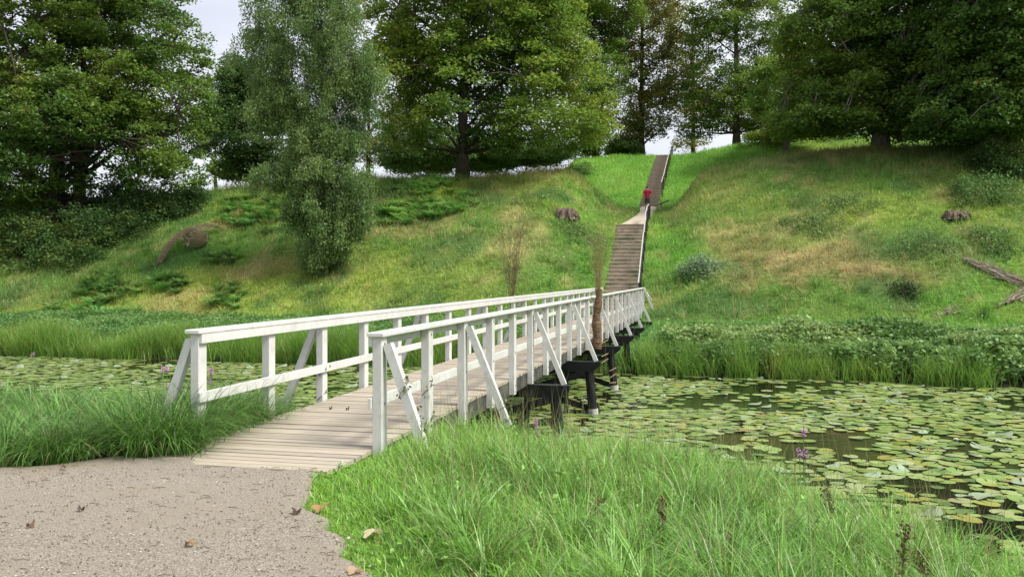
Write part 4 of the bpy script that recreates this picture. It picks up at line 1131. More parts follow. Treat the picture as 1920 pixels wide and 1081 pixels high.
# ------------------------------------------------------------------ willow sculptures
def twig(q, a, dirv, ln, r, bend=.15, n=5, mi=0, sides=4):
    a = Vector(a); d = Vector(dirv).normalized(); pts = [a]; side = Vector((random.gauss(0, 1), random.gauss(0, 1), random.gauss(0, .5))).normalized() * bend
    for i in range(n):
        d = (d + side / n).normalized(); pts.append(pts[-1] + d * ln / n)
    q.tube(pts, [r * (1 - .85 * i / n) for i in range(n + 1)], sides, mi, cap=False); return pts
def bundle(label, s, w, zb, wrap_top, top, green, rad, lean):
    x, y = from_sw(s, w); b = empty('willow_sheaf', (x, y, zb), -TH); tag(b, label, 'willow sculpture')
    q = MB(); H = wrap_top - zb; pts, rr = [], []
    for i in range(60):
        t = i / 59; r = rad * (1.0 - .35 * t + .22 * math.sin(t * 9.5 + 1) ** 2) * (.92 + .16 * (i % 2)) * (1 + random.uniform(-.06, .06))
        pts.append((lean * t * .5 + .02 * math.sin(t * 9), .02 * math.cos(t * 7), H * t)); rr.append(r)
    q.tube(pts, rr, 12, rough=.10)
    for i in range(90):
        t = random.random(); a = random.uniform(0, 6.28); p = Vector((lean * t * .5 + math.cos(a) * rad * .8, math.sin(a) * rad * .8, H * t))
        twig(q, p, (math.cos(a) - math.sin(a) * 1.5, math.sin(a) + math.cos(a) * 1.5, random.uniform(-.8, .8)), random.uniform(.08, .25), .004, .4, 3)
    q.build('wrapped_base', M_wicker, b)
    q = MB(); tips = []
    for i in range(34):
        a = random.uniform(0, 6.28); r0 = random.uniform(0, rad * .5); h = (top - wrap_top) * random.uniform(.55, 1.05)
        p = Vector((lean * .5 + math.cos(a) * r0, math.sin(a) * r0, H - .1))
        pts = twig(q, p, (math.cos(a) * random.uniform(.02, .22) + lean * .1, math.sin(a) * random.uniform(.02, .22), 1), h + .1, .006, .30, 6)
        for k in range(8):
            j = random.randint(2, 6); pp = pts[j]; a2 = random.uniform(0, 6.28)
            e = twig(q, pp, (math.cos(a2) * .7, math.sin(a2) * .7, random.uniform(.5, 1.4)), random.uniform(.15, .42), .0035, .3, 3, sides=3); tips += e[1:]
    q.build('twigs', M_wicker if not green else M_olive, b)
    T_ = np.array([tuple(t) for t in tips]); T_ = T_ + RNG.normal(0, .03, T_.shape); 
    base = (.20, .25, .06) if green else (.36, .26, .14)
    v, f, c = leaves(T_, RNG.uniform(.03, .06, len(T_)), .7, jitcol(base, len(T_), .25), aspect=.35); link('dry_leaves', np_mesh('dry_leaves', v, f, c), M_grass, b)
    q = MB()
    for i in range(7): 
        a = random.uniform(0, 6.28); twig(q, (lean * .5 + math.cos(a) * .04, math.sin(a) * .04, H - .12), (math.cos(a) * .5, math.sin(a) * .5, random.uniform(.4, 1)), random.uniform(.12, .24), .012, .7, 4)
    q.build('straw_tie', M_straw, b)
M_olive = noisemat('olive_stem', (.20, .15, .07), (.30, .25, .11), 9, .8, .2, 40)
bundle('tall willow sheaf with a thick rope wrapped base outside the near railing', 14.35, .20, -.22, 1.30, 3.35, True, .115, .12)
bundle('tall brown dry willow sheaf standing behind the far railing', 15.1, -2.17, -.35, .95, 3.75, False, .10, -.05)
x, y, z = at(1134, 600, 22.0); tl = empty('twig_ladder', (x, y, z)); tag(tl, 'small hanging ladder of peeled twigs on a cord beside the wrapped sheaf', 'hanging ornament')
for (px, y0, y1, st) in ((1134, 600, 688, (640, 665, 676)), (1149, 655, 724, (692, 704, 717))):
    X = (px - 1134) / F * 22; q = MB(); zt_ = -(y0 - 600) / F * 22; zb_ = -(y1 - 600) / F * 22
    q.tube([(X, 0, zt_), (X + .01, .01, (zt_ + zb_) / 2), (X + .03, 0, zb_)], .005, 5); q.build('cord', M_wicker, tl)
    for yy in st:
        q = MB(); zz = -(yy - 600) / F * 22; k = random.uniform(-.06, .06); q.tube([(X - .08, 0, zz - k), (X + .09, 0, zz + k)], .011, 6); q.build('rung', M_pinkwood if False else M_straw, tl)

M_rods = noisemat('old_willow_rods', (.10, .078, .045), (.26, .20, .12), 10, .85, .3, 40)
M_nest = noisemat('tan_twigs', (.20, .15, .09), (.40, .31, .20), 10, .85, .3, 40)
# arch and nest on the left slope
f0 = hit(297, 497); f1 = hit(422, 433)
ap = []
for (px, py, t) in ((297, 499, 0), (303, 482, .06), (318, 459, .22), (338, 440, .40), (360, 428, .58), (382, 422, .76), (402, 423, .90), (422, 432, 1)):
    ap.append(Vector(at(px, py, f0[1] + (f1[1] - f0[1]) * t)))
ar = empty('willow_arch', (f0[0], f0[1], f0[2])); tag(ar, 'brown arched bundle of willow rods curving over a twig nest on the slope', 'willow sculpture')
o_ = Vector(f0)
def spl(P, n):
    out = []
    for i in range(len(P) - 1):
        a, b, c, d = P[max(i - 1, 0)], P[i], P[i + 1], P[min(i + 2, len(P) - 1)]
        for k in range(n):
            t = k / n; out.append(.5 * ((2 * b) + (c - a) * t + (2 * a - 5 * b + 4 * c - d) * t * t + (3 * b - a - 3 * c + d) * t ** 3))
    return out + [P[-1]]
A_ = [p - o_ for p in spl(ap, 6)]
q = MB(); m_ = len(A_)
for k in range(70):
    a = random.uniform(0, 6.28); r = random.random() ** .6; ph = random.uniform(-1.5, 1.5); i0 = random.randint(0, m_ // 3); i1 = random.randint(m_ * 2 // 3, m_)
    pts = []
    for i in range(i0, i1):
        t = i / m_; R = .28 * r * (1 - .85 * t ** 1.5) * (.8 if t < .05 else 1); aa = a + ph * t
        pts.append(A_[i] + Vector((math.cos(aa) * R * .7, math.sin(aa) * R, math.sin(aa) * R * .7 + random.uniform(-.015, .015))))
    q.tube(pts, [.028 * (1 - .6 * i / len(pts)) for i in range(len(pts))], 5, cap=False)
for k in range(160):
    p = random.choice(A_[2:-4]); twig(q, p + Vector((random.gauss(0, .1), random.gauss(0, .1), random.gauss(0, .1))), (random.gauss(.5, .5), random.gauss(0, .4), random.gauss(.3, .5)), random.uniform(.15, .4), .007, .4, 3)
q.build('rods', M_rods, ar)
q = MB(); inner = [Vector(at(px, py, f0[1] + (f1[1] - f0[1]) * t)) - o_ for px, py, t in ((352, 462, .2), (357, 449, .3), (370, 438, .5), (392, 432, .7))]
for k in range(9): q.tube([p + Vector((random.gauss(0, .04), random.gauss(0, .04), random.gauss(0, .04))) for p in spl(inner, 3)], .02, 5)
q.build('inner_rods', M_wood, ar)
nx, ny, nz = hit(366, 464); ne = empty('twig_nest', (nx, ny, nz)); tag(ne, 'round tangled nest of brown twigs lying under the willow arch', 'willow sculpture')
q = MB(); Rx = 24 / F * ny; Rz = 20 / F * ny
for k in range(150):
    u = Vector((random.gauss(0, 1), random.gauss(0, 1), random.gauss(0, 1))).normalized(); v = u.cross(Vector((random.random(), random.random(), random.random()))).normalized(); a0 = random.uniform(0, 6.28); sp_ = random.uniform(1.2, 2.8); R = random.uniform(.75, 1.05)
    pts = []
    for i in range(8):
        a = a0 + sp_ * i / 7; p = (u * math.cos(a) + v * math.sin(a)) * R; pts.append((p.x * Rx, p.y * Rx * .8, p.z * Rz + Rz * .85))
    q.tube(pts, .012, 4, cap=False)
q.build('twigs', M_nest, ne)

def stump(label, px, py, wpx, hpx, mat, seed):
    X, Y, Z = hit(px, py + hpx * .5); b = empty('tree_stump', (X, Y, Z - .1)); tag(b, label, 'stump')
    r = random.Random(seed); q = MB(); R = wpx / F * Y / 2; H = hpx / F * Y + .1; n = 26; L_ = 7; vs = []
    prof = [1.12, 1.05, 1.0, 1.02, 1.0, .92, .6]; f_ = [r.uniform(.78, 1.15) for _ in range(n)]; tp_ = [r.uniform(.72, 1.08) for _ in range(n)]
    for l in range(L_):
        for k in range(n):
            a = 2 * math.pi * k / n; rad = R * prof[l] * (f_[k] if l < 6 else .7) * (1 + .08 * r.uniform(-1, 1)); zz = H * min(l / 5, 1) * (tp_[k] if l >= 4 else 1) - (.12 * H if l == 6 else 0)
            vs.append((math.cos(a) * rad, math.sin(a) * rad * .75, zz))
    fs = [(l * n + k, l * n + (k + 1) % n, (l + 1) * n + (k + 1) % n, (l + 1) * n + k) for l in range(L_ - 1) for k in range(n)] + [tuple((L_ - 1) * n + k for k in range(n))]
    q.add(vs, fs); q.build('wood', mat, b)
    q = MB()
    for k in range(9):
        a = r.uniform(0, 6.28); q.tube([(math.cos(a) * R * .8, math.sin(a) * R * .6, H * r.uniform(.2, .8)), (math.cos(a) * R * 1.15, math.sin(a) * R * .9, H * r.uniform(.1, .6)), (math.cos(a) * R * 1.4, math.sin(a) * R * 1.1, 0)], [.09, .06, .02], 6)
    q.build('root', mat, b)
M_stump = noisemat('reddish_brown_rotten_wood', (.10, .068, .055), (.27, .19, .16), 5, .95, .9, 14, .15, c3=(.09, .10, .05), s3=2, bdist=.08)
stump('reddish brown rotten tree stump on the left mound beside the lower steps', 1062, 400, 40, 19, M_stump, 1)
stump('low overgrown dark stump high on the right slope', 1792, 403, 44, 13, M_stump, 2)
def brush(label, p0, p1, spread, n, lmin, lmax, name='brushwood_pile'):
    a = Vector(hit(*p0)); b_ = Vector(hit(*p1)); b = empty(name, tuple(a)); tag(b, label, 'brushwood'); q = MB(); d = (b_ - a); L_ = d.length; d.normalize()
    for k in range(n):
        t = random.random(); p = a + d * L_ * t * .8 + Vector((random.gauss(0, spread), random.gauss(0, spread), 0)); p.z = hz(p.x, p.y) + random.uniform(.02, .22)
        dv = d + Vector((random.gauss(0, .10), random.gauss(0, .10), 0)); ln = random.uniform(lmin, lmax); e = p + dv * ln; dv.z = (hz(e.x, e.y) + random.uniform(0, .3) - p.z) / ln
        pts = [p - a + dv * ln * i / 5 + Vector((random.gauss(0, .02), random.gauss(0, .02), random.gauss(0, .02))) for i in range(6)]; r0 = random.uniform(.012, .045)
        q.tube(pts, [r0 * (1 - .7 * i / 5) for i in range(6)], 5)
        if random.random() < .5: twig(q, pts[3], (random.gauss(0, 1), random.gauss(0, 1), .5), random.uniform(.3, .7), .012, .4, 3)
    q.build('branches', M_wood, b)
brush('long heap of grey cut branches running down the right slope', (1800, 488), (1925, 538), .13, 60, .9, 2.4)
brush('short heap of cut branches at the right edge below the long one', (1868, 580), (1930, 552), .12, 26, .6, 1.5)
brush('few thin grey sticks in the grass above the nettle thicket', (1745, 598), (1790, 586), .10, 10, .4, .9)
brush('brown tangle of dead stems at the water under the far reeds', (1465, 690), (1545, 700), .16, 40, .3, .8)

# ------------------------------------------------------------------ information board
X, Y = 57 * (1240 - 960) / F, 57.0; zb = hz(X, Y); ib = empty('information_board', (X, Y, zb)); tag(ib, 'slanted lectern style information board on one steel post by the upper path', 'information board')
zt2 = EYE + (517 - 381) / F * 57 - zb
q = MB(); q.tube([(0, 0, -.2), (0, 0, zt2)], .045, 12); q.build('post', M_steel, ib)
q = MB(); c_, s__ = math.cos(.36), math.sin(.36)
def rot(p): return (p[0] * c_ - p[2] * s__, p[1], p[0] * s__ + p[2] * c_ + zt2 + .03)
def rbox(q, x0, x1, y0, y1, z0, z1):
    m = MB(); m.box(x0, x1, y0, y1, z0, z1); q.add([rot(v) for v in m.v], [tuple(f) for f in m.f])
rbox(q, -.47, .47, -.33, .33, -.06, .015); q.build('panel', M_black, ib)
q = MB(); rbox(q, -.49, .49, -.35, -.331, .005, .03); rbox(q, -.49, .49, .331, .35, .005, .03); rbox(q, -.49, -.471, -.331, .331, .005, .03); rbox(q, .471, .49, -.331, .331, .005, .03); q.build('frame', M_pale, ib)
q = MB(); rbox(q, -.45, .45, -.31, .31, .018, .021); q.build('map_sheet', noisemat('printed_sheet', (.30, .36, .22), (.62, .60, .50), 3, .4, 0), ib)

# ------------------------------------------------------------------ the man on the path
def skin_mesh(name, verts, edges, radii, mat, parent, sub=2, root=0):
    me = bpy.data.meshes.new(name); me.from_pydata(verts, edges, []); o = bpy.data.objects.new(name, me); COL.objects.link(o)
    mo = o.modifiers.new('s', 'SKIN'); mo.use_smooth_shade = True; o.modifiers.new('u', 'SUBSURF').levels = sub
    for i, r in enumerate(radii):
        me.skin_vertices[0].data[i].radius = r if isinstance(r, tuple) else (r, r); me.skin_vertices[0].data[i].use_root = (i == root)
    dg = bpy.context.evaluated_depsgraph_get(); dg.update(); m2 = bpy.data.meshes.new_from_object(o.evaluated_get(dg)); bpy.data.objects.remove(o); m2.name = name
    m2.materials.clear(); m2.materials.append(mat); o2 = bpy.data.objects.new(name, m2); COL.objects.link(o2); o2.parent = parent; return o2
MX, MY = 9.36, 59.8
mz = hz(MX, MY) + .05; man = empty('person', (MX, MY, mz), -TH * .9); tag(man, 'man in crimson t-shirt and dark shorts walking away up the path, seen from behind', 'person')
# 0 pelvis 1 waist 2 chest 3 neckbase 4 neck 5 head mid 6 head top | arms 7.. | legs
BV = [(0, 0, .93), (0, .01, 1.08), (0, .02, 1.28), (0, .03, 1.44), (0, .04, 1.50), (0, .055, 1.60), (0, .05, 1.70),
      (-.13, .025, 1.42), (-.205, .02, 1.37), (-.255, -.01, 1.12), (-.25, .07, .90), (-.245, .10, .82),
      (.13, .025, 1.42), (.205, .02, 1.37), (.255, .03, 1.12), (.25, .13, .91), (.245, .16, .83),
      (-.10, .01, .86), (-.105, .10, .50), (-.11, .05, .12), (-.11, .06, .05), (-.115, .20, .035),
      (.10, -.01, .86), (.105, -.06, .50), (.11, -.20, .13), (.11, -.20, .06), (.115, -.07, .035)]
BE = [(0, 1), (1, 2), (2, 3), (3, 4), (4, 5), (5, 6), (3, 7), (7, 8), (8, 9), (9, 10), (10, 11), (3, 12), (12, 13), (13, 14), (14, 15), (15, 16), (0, 17), (17, 18), (18, 19), (19, 20), (20, 21), (0, 22), (22, 23), (23, 24), (24, 25), (25, 26)]
BR = [(.15, .11), (.15, .105), (.17, .115), (.09, .07), .055, (.075, .095), (.06, .075), .065, .06, .045, .032, (.038, .02), .065, .06, .045, .032, (.038, .02), .085, .058, .038, .045, .035, .085, .058, .038, .045, .035]
body = skin_mesh('body', BV, BE, BR, M_skin, man)
def finger(base, dirv, ln, side):
    p = Vector(base); d = Vector(dirv); return [tuple(p), tuple(p + d * ln * .5 + Vector((0, .004, 0))), tuple(p + d * ln + Vector((-.012 * side, .012, 0)))]
for sd_, hnd in ((-1, Vector(BV[11])), (1, Vector(BV[16]))):
    vs, es, rs_ = [tuple(hnd)], [], [(.03, .016)]
    for k in range(4):
        b0 = hnd + Vector((0, -.03 + .02 * k, -.02)); f = finger(b0, (0, .15, -1), [.065, .078, .073, .058][k], sd_); i = len(vs); vs += f; es += [(0, i), (i, i + 1), (i + 1, i + 2)]; rs_ += [.009, .008, .006]
    i = len(vs); vs += [tuple(hnd + Vector((-.01 * sd_, .035, -.0))), tuple(hnd + Vector((-.02 * sd_, .05, -.045)))]; es += [(0, i), (i, i + 1)]; rs_ += [.010, .008]
    skin_mesh('hand', vs, es, rs_, M_skin, body, 1)
skin_mesh('t_shirt', [(0, 0, .92), (0, .01, 1.08), (0, .02, 1.28), (0, .028, 1.42), (0, .03, 1.465), (-.13, .025, 1.41), (-.205, .02, 1.365), (-.24, .0, 1.20), (.13, .025, 1.41), (.205, .02, 1.365), (.24, .025, 1.20)],
          [(0, 1), (1, 2), (2, 3), (3, 4), (3, 5), (5, 6), (6, 7), (3, 8), (8, 9), (9, 10)], [(.19, .135), (.185, .13), (.20, .135), (.12, .09), (.065, .06), .085, .08, .075, .085, .08, .075], M_shirt, body, root=1)
skin_mesh('shorts', [(0, 0, .99), (0, 0, .90), (-.10, .01, .80), (-.105, .075, .50), (.10, -.01, .80), (.105, -.045, .50)], [(0, 1), (1, 2), (2, 3), (1, 4), (4, 5)], [(.165, .12), (.17, .13), .11, .085, .11, .085], M_shorts, body, root=1)
skin_mesh('hair', [(0, .02, 1.585), (0, .03, 1.64), (0, .05, 1.71)], [(0, 1), (1, 2)], [(.065, .055), (.083, .09), (.062, .075)], M_hair, body)
for sx, yy in ((-1, 0.06), (1, -.20)):
    q = skin_mesh('shoe', [(sx * .11, yy - .06, .04), (sx * .112, yy + .05, .05), (sx * .116, yy + .17, .035)], [(0, 1), (1, 2)], [(.045, .045), (.05, .05), (.045, .032)], M_shoe, body, 1)

# ------------------------------------------------------------------ flowers, stalks, vines, fallen leaves
M_pet = noisemat('purple_petal', (.42, .13, .40), (.62, .27, .58), 30, .7, 0)
M_white = noisemat('white_petal', (.72, .72, .68), (.82, .82, .80), 10, .6, 0)
M_stem = noisemat('green_stem', (.10, .17, .05), (.16, .24, .08), 9, .7, 0)
def loosestrife(px, py, d, label):
    X, Y, Zt = at(px, py, d); zg = max(hz(X, Y), WATER); b = empty('loosestrife', (X, Y, zg)); tag(b, label, 'flower', 'purple loosestrife by the water'); H = max(Zt - zg, .25)
    q = MB()
    ends = []
    for k in range(3):
        hh = H * random.uniform(.8, 1.05) if k else H; ex = random.uniform(-.07, .07) if k else 0
        q.tube([(ex * .2, 0, -.05), (ex * .6, .01, hh * .5), (ex, 0, hh)], .005, 5); ends.append((ex, hh))
    q.build('stem', M_stem, b)
    for ex, hh in ends:
        q = MB()
        for k in range(20):
            t = k / 20; a = k * 2.4; r = .010 + .022 * random.random(); z = hh - .02 - .10 * (1 - t) + random.uniform(-.01, .01); c = Vector((ex + math.cos(a) * r, math.sin(a) * r, z)); e = .013
            q.add([c + Vector((e, 0, 0)), c + Vector((0, e, .004)), c + Vector((-e, 0, 0)), c + Vector((0, -e, .004)), c + Vector((0, 0, e))], [(0, 1, 4), (1, 2, 4), (2, 3, 4), (3, 0, 4)])
        q.build('flower_spike', M_pet, b)
    n = 26; P = np.stack([RNG.normal(0, .05, n), RNG.normal(0, .05, n), RNG.uniform(.1, .8, n) * H], 1); v, f, c = leaves(P, .08, .4, jitcol((.09, .20, .05), n), aspect=.25); link('leaf', np_mesh('leaf', v, f, c), M_grass, b)
for a in [(313, 684, 13.5, 'purple loosestrife seen just left of the first left hand post'), (397, 687, 13.8, 'purple loosestrife seen just right of the first left hand post'), (62, 660, 31, 'far purple loosestrife at the foot of the reeds at left'), (463, 752, 12.2, 'low purple loosestrife under the left middle rail'),
          (516, 742, 13, 'low purple loosestrife between the second left post and the brace'), (1005, 783, 11.9, 'purple loosestrife in the grass in front of the first black trestle'), (1507, 798, 9.5, 'lone purple loosestrife against the lily pads at right'), (1182, 826, 11.3, 'faded purple loosestrife at the edge of the grass')]: loosestrife(*a)
def lily(px, py, label):
    d = (EYE - WATER) * F / (py - 517); X = (px - 960) / F * d; b = empty('water_lily', (X, d, WATER + .02)); tag(b, label, 'flower', 'white water lilies')
    q = MB()
    for ring, (n, el, ln) in enumerate(((9, .25, .06), (8, .7, .052), (6, 1.15, .042))):
        for k in range(n):
            a = 2 * math.pi * (k + .5 * ring) / n; dv = Vector((math.cos(a) * math.cos(el), math.sin(a) * math.cos(el), math.sin(el))); sv = Vector((-math.sin(a), math.cos(a), 0)) * .016
            q.add([(0, 0, 0), tuple(dv * ln * .55 + sv), tuple(dv * ln), tuple(dv * ln * .55 - sv)], [(0, 1, 2, 3)])
    q.build('petals', M_white, b)
    q = MB(); q.tube([(0, 0, 0), (0, 0, .022)], [.012, .014], 8); q.build('centre', noisemat('yellow_stamen', (.5, .35, .05), (.6, .42, .08), 20, .7, 0), b)
for a in [(1872, 829, 'white water lily near the right edge beside the pale pads'), (1793, 826, 'white water lily left of the one at the right edge'), (1255, 714, 'small white water lily right of the farthest visible pile'), (1349, 712, 'small white water lily under the far reeds'), (1362, 741, 'white water lily a little below the one under the far reeds')]: lily(*a)

def strap_clump(px, py, label, n, H, W, cols, name='iris_clump', d=None, th=.12, th1=.25, sp=.07):
    if d is None: X, Y, Z = hit(px, py)
    else: X, Y, _ = at(px, py, d); Z = max(hz(X, Y), WATER - .05)
    b = empty(name, (X, Y, Z)); tag(b, label, 'waterside plant')
    P = np.stack([RNG.normal(0, sp, n), RNG.normal(0, sp, n), np.full(n, -.03)], 1)
    v, f, c = blades(P, RNG.uniform(.65, 1.1, n) * H, np.full(n, W), RNG.uniform(0, 6.28, n), np.abs(RNG.normal(0, th, n)), np.abs(RNG.normal(0, th1, n)), jitcol(cols, n, .2), 4); link('leaf_blades', np_mesh('leaf_blades', v, f, c), M_grass, b)
strap_clump(1835, 1010, 'upright green iris leaves at the bank in the lower right corner', 9, .62, .028, (.10, .24, .05), d=7.6)
strap_clump(1745, 985, 'upright iris leaves left of the corner clump', 6, .5, .024, (.11, .25, .055), d=7.9)
strap_clump(1670, 965, 'single tuft of iris leaves farther up the near bank', 5, .5, .022, (.12, .25, .06), d=8.6)
strap_clump(1455, 706, 'yellowing sedge clump with brown base in front of the far thicket', 240, .95, .016, (.30, .36, .08), 'sedge_clump', th=.15, th1=.5, sp=.16)
strap_clump(1585, 712, 'light green sedge clump at the far water edge', 140, .8, .016, (.20, .36, .08), 'sedge_clump', th=.15, th1=.6, sp=.14)
strap_clump(1750, 716, 'pale green sedge clump far right at the water edge', 140, .8, .016, (.22, .34, .09), 'sedge_clump', th=.2, th1=.6, sp=.16)
strap_clump(1845, 596, 'dark green grass tuft on the lower right slope', 120, .5, .016, (.07, .17, .05), 'grass_tuft', th=.2, th1=.6, sp=.12)

def stalk(name, label, X, Y, H, seed, leafy=True, brown=False, cat_='wild plant', group=None):
    zg = hz(X, Y); b = empty(name, (X, Y, zg)); tag(b, label, cat_, group); r = random.Random(seed); q = MB(); bx_, by_ = r.uniform(-.08, .08), r.uniform(-.08, .08)
    pts = [(bx_ * t * t, by_ * t * t, H * t) for t in (0, .25, .5, .75, 1)]; q.tube(pts, [.005, .005, .004, .003, .002], 5); q.build('stem', M_wicker if brown else M_stem, b)
    P, sz, az = [], [], []
    if brown:
        for k in range(170):
            t = r.uniform(.45, 1); P.append((bx_ * t * t + r.gauss(0, .018), by_ * t * t + r.gauss(0, .018), H * t)); sz.append(r.uniform(.010, .022))
        v, f, c = leaves(np.array(P), np.array(sz), .8, jitcol((.11, .062, .03), len(P), .3), aspect=.9); link('seed_head', np_mesh('seed_head', v, f, c), M_grass, b)
    else:
        k = 0; z = .15
        while z < H:
            for sgn in (0, math.pi):
                a = k * math.pi / 2 + sgn; ln = .075 * (1.15 - .7 * z / H); t = z / H; P.append((bx_ * t * t + math.cos(a) * ln * .55, by_ * t * t + math.sin(a) * ln * .55, z - .01)); sz.append(ln); az.append(a)
            z += .055; k += 1
        v, f, c = leaves(np.array(P), np.array(sz), .15, jitcol((.14, .25, .08), len(P), .2), aspect=.5, droop=.45, az=np.array(az)); link('leaf', np_mesh('leaf', v, f, c), M_grass, b)
for i, (px, d, ty_) in enumerate([(925, 10.9, 745), (968, 11.3, 752), (905, 10.3, 762), (1052, 11.6, 752), (1066, 11.5, 775), (1380, 9.6, 842), (1022, 11.0, 770)]):
    X = (px - 960) / F * d; stalk('nettle_stalk', ['leafy stalk', 'tall leafy stalk', 'short leafy stalk', 'leafy stalk', 'leafy stalk', 'broad leafy stalk', 'small leafy stalk'][i] + ' ' + ['left of the loosestrife before the black trestle', 'just left of the loosestrife before the trestle', 'by the foot of the second white brace', 'before the right pile of the first trestle', 'rightmost of those before the trestle', 'alone against the lily pads', 'just right of the loosestrife before the trestle'][i], X, d, max(EYE + (517 - ty_) / F * d - hz(X, d), .35), 90 + i, group='leafy stalks on the near bank')
for i, (px, d, ty_) in enumerate([(1690, 4.4, 975), (1745, 4.5, 1030), (1242, 5.2, 930), (1560, 6.2, 905), (1105, 5.4, 960)]):
    X = (px - 960) / F * d; stalk('dock_stalk', ['thickest brown seeding dock stalk at lower right', 'low brown dock stalk by the lower right corner', 'thin brown seed stalk in the middle of the near grass', 'brown seed stalk near the top of the near grass', 'faint brown seed stalk in the near grass'][i], X, d, max(EYE + (517 - ty_) / F * d - hz(X, d), .3), 120 + i, brown=True, group='brown seed stalks in the near grass')
# rosettes of broad leaves at the path edge
for i, (px, py) in enumerate([(740, 970), (795, 1020), (850, 1040)]):
    d = EYE * F / (py - 517); X = (px - 960) / F * d; b = empty('dandelion', (X, d, hz(X, d) + .02)); tag(b, 'broad leaved bright green rosette ' + ['behind the pale fallen leaf', 'below right of the pale fallen leaf', 'second right of the pale fallen leaf', 'in the short grass near the bridge', 'in the longer grass right of the others', 'at the bottom edge of the photo', 'nearest the path corner'][i], 'wild plant', 'rosettes at the path edge')
    n = 11; az = np.arange(n) * 2.4 + RNG.normal(0, .2, n); ln = RNG.uniform(.07, .13, n); P = np.stack([np.cos(az) * ln * .45, np.sin(az) * ln * .45, .05 + ln * .25], 1)
    v, f, c = leaves(P, ln, .12, jitcol((.20, .40, .05), n, .15), aspect=.42, droop=-.75, az=az); link('leaf', np_mesh('leaf', v, f, c), M_grass, b)
# climbing bindweed on the near railing
def vine(label, path, n, seed):
    r = random.Random(seed); b = empty('bindweed_vine', (BX, BY, 0), -TH); tag(b, label, 'climbing plant'); q = MB()
    pts = []; P = []; az = []
    for i in range(41):
        t = i / 40; k = t * (len(path) - 1); j = min(int(k), len(path) - 2); p = Vector(path[j]).lerp(Vector(path[j + 1]), k - j); a = t * 16
        pts.append(p + Vector((math.cos(a) * .058, math.sin(a) * .085, 0)))
    q.tube(pts, .004, 4); q.build('stem', M_wicker, b)
    for i in range(n):
        p = pts[min(int(40 * r.random() ** 1.3), 40)]; P.append(tuple(p + Vector((r.gauss(.015, .02), r.gauss(0, .03), r.gauss(0, .02))))); 
    v, f, c = leaves(np.array(P), RNG.uniform(.03, .06, n), .5, jitcol((.085, .14, .05), n, .3), aspect=.7, droop=.5); link('leaf', np_mesh('leaf', v, f, c), M_grass, b)
vine('bindweed climbing the first brace of the near railing', [(.62, 0, -.42), (.30, 0, .40), (.16, 0, .80)], 70, 1)
vine('bindweed climbing the second post of the near railing', [(0, SP, -.35), (0, SP, .68)], 55, 2)
vine('bindweed at the foot of the second brace of the near railing', [(.62, 2 * SP, -.30), (.47, 2 * SP, .10)], 26, 3)
vine('bindweed on the third post of the far railing', [(WL, 2 * SP, -.2), (WL, 2 * SP, .60)], 34, 4)
def leaf_obj(px, py, size, col, label, z=None, rz=None):
    d = EYE * F / (py - 517); X = (px - 960) / F * d; r = random.Random(px); n = 16; q = MB(); vs = [(0, 0, .012)]
    for k in range(n):
        a = 2 * math.pi * k / n; rad = size * .5 * (.62 + .38 * abs(math.cos(2.5 * a))) * r.uniform(.85, 1.1); vs.append((math.cos(a) * rad, math.sin(a) * rad, r.uniform(-.0, .022) + .02 * math.sin(2 * a + 1)))
    q.add(vs, [(0, 1 + k, 1 + (k + 1) % n) for k in range(n)], 0, col); o = q.build('fallen_leaf', M_leaf, None, (X, d, (hz(X, d) + .045) if z is None else z), col=True)
    o.rotation_euler = (.1, -.1, r.uniform(0, 6)); tag(o, label, 'leaf', 'fallen leaves')
leaf_obj(700, 1004, .15, (.72, .60, .38), 'large pale cream fallen leaf in the grass by the path'); leaf_obj(602, 955, .14, (.52, .30, .14), 'orange brown fallen leaf at the path corner', .02)
leaf_obj(640, 874, .07, (.55, .62, .42), 'small whitish green leaf in the short grass near the deck'); leaf_obj(355, 1026, .07, (.34, .22, .11), 'curled brown leaf in the middle of the gravel', .02)
leaf_obj(58, 990, .06, (.20, .14, .09), 'dark brown leaf scrap on the gravel at left', .018); leaf_obj(118, 880, .05, (.26, .18, .11), 'brown leaf near the left grass edge', .018); leaf_obj(152, 961, .05, (.10, .07, .05), 'small dark scrap on the left gravel', .018)
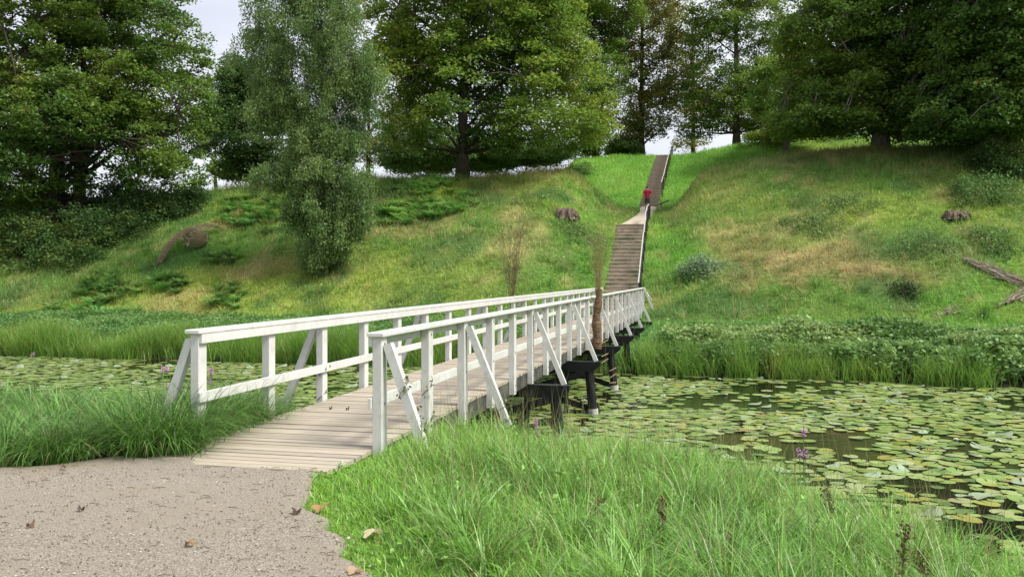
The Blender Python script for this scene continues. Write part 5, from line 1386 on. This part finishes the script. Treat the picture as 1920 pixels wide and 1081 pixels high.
leaf_obj(620, 767, .045, (.12, .09, .06), 'dark leaf scrap on the deck boards, left one', .008); leaf_obj(652, 768, .05, (.13, .10, .07), 'dark leaf scrap on the deck boards, right one', .008); leaf_obj(556, 965, .08, (.10, .07, .05), 'dark twiggy scrap left of the orange leaf', .018)
leaf_obj(667, 1078, .10, (.62, .45, .28), 'tan leaf cut by the bottom edge of the photo', .02)
# loose stones, crumbs and bits of twig on the gravel
n = 30000; x = RNG.uniform(-6.5, .4, n); y = 2.9 + 5.2 * RNG.random(n) ** 1.2
okp = (x < np.interp(y, PR_Y, PR_X) - .02) & (y < np.interp(x, PL_X, PL_Y) - .03) & (y < 7.4); x, y = x[okp], y[okp]; n = len(x)
r = np.abs(RNG.normal(.0022, .0022, n)) + .0015; oc = np.array([(1, 0, 0), (0, 1, 0), (-1, 0, 0), (0, -1, 0), (0, 0, .7), (0, 0, -.5)])
V = (oc[None] * r[:, None, None] * RNG.uniform(.7, 1.4, (n, 6, 1))) + np.stack([x, y, np.full(n, .012)], 1)[:, None, :]
ft = np.array([(0, 1, 4), (1, 2, 4), (2, 3, 4), (3, 0, 4), (1, 0, 5), (2, 1, 5), (3, 2, 5), (0, 3, 5)]); Fc = (np.arange(n) * 6)[:, None, None] + ft[None]
pc = np.array([(.12, .10, .08), (.30, .26, .21), (.48, .44, .38), (.22, .16, .11)])[RNG.integers(0, 4, n)]
tag(link('loose_stones', np_mesh('loose_stones', V.reshape(-1, 3), Fc.reshape(-1, 3), np.repeat(pc, 6, 0)), M_ground), kind='stuff')
q = MB()
for k in range(330):
    y_ = 3.2 + 4.4 * random.random(); x_ = random.uniform(-5.5, -.4)
    if x_ < float(np.interp(y_, PR_Y, PR_X)) and y_ < float(np.interp(x_, PL_X, PL_Y)) - .1:
        a = random.uniform(-.5, .5); ln = random.uniform(.02, .09); q.tube([(x_, y_, .014), (x_ + math.cos(a) * ln * .5, y_ + math.sin(a) * ln * .5, .019), (x_ + math.cos(a) * ln, y_ + math.sin(a) * ln, .013)], .0022, 3, cap=False)
tag(q.build('twig_litter', M_wicker), kind='stuff')
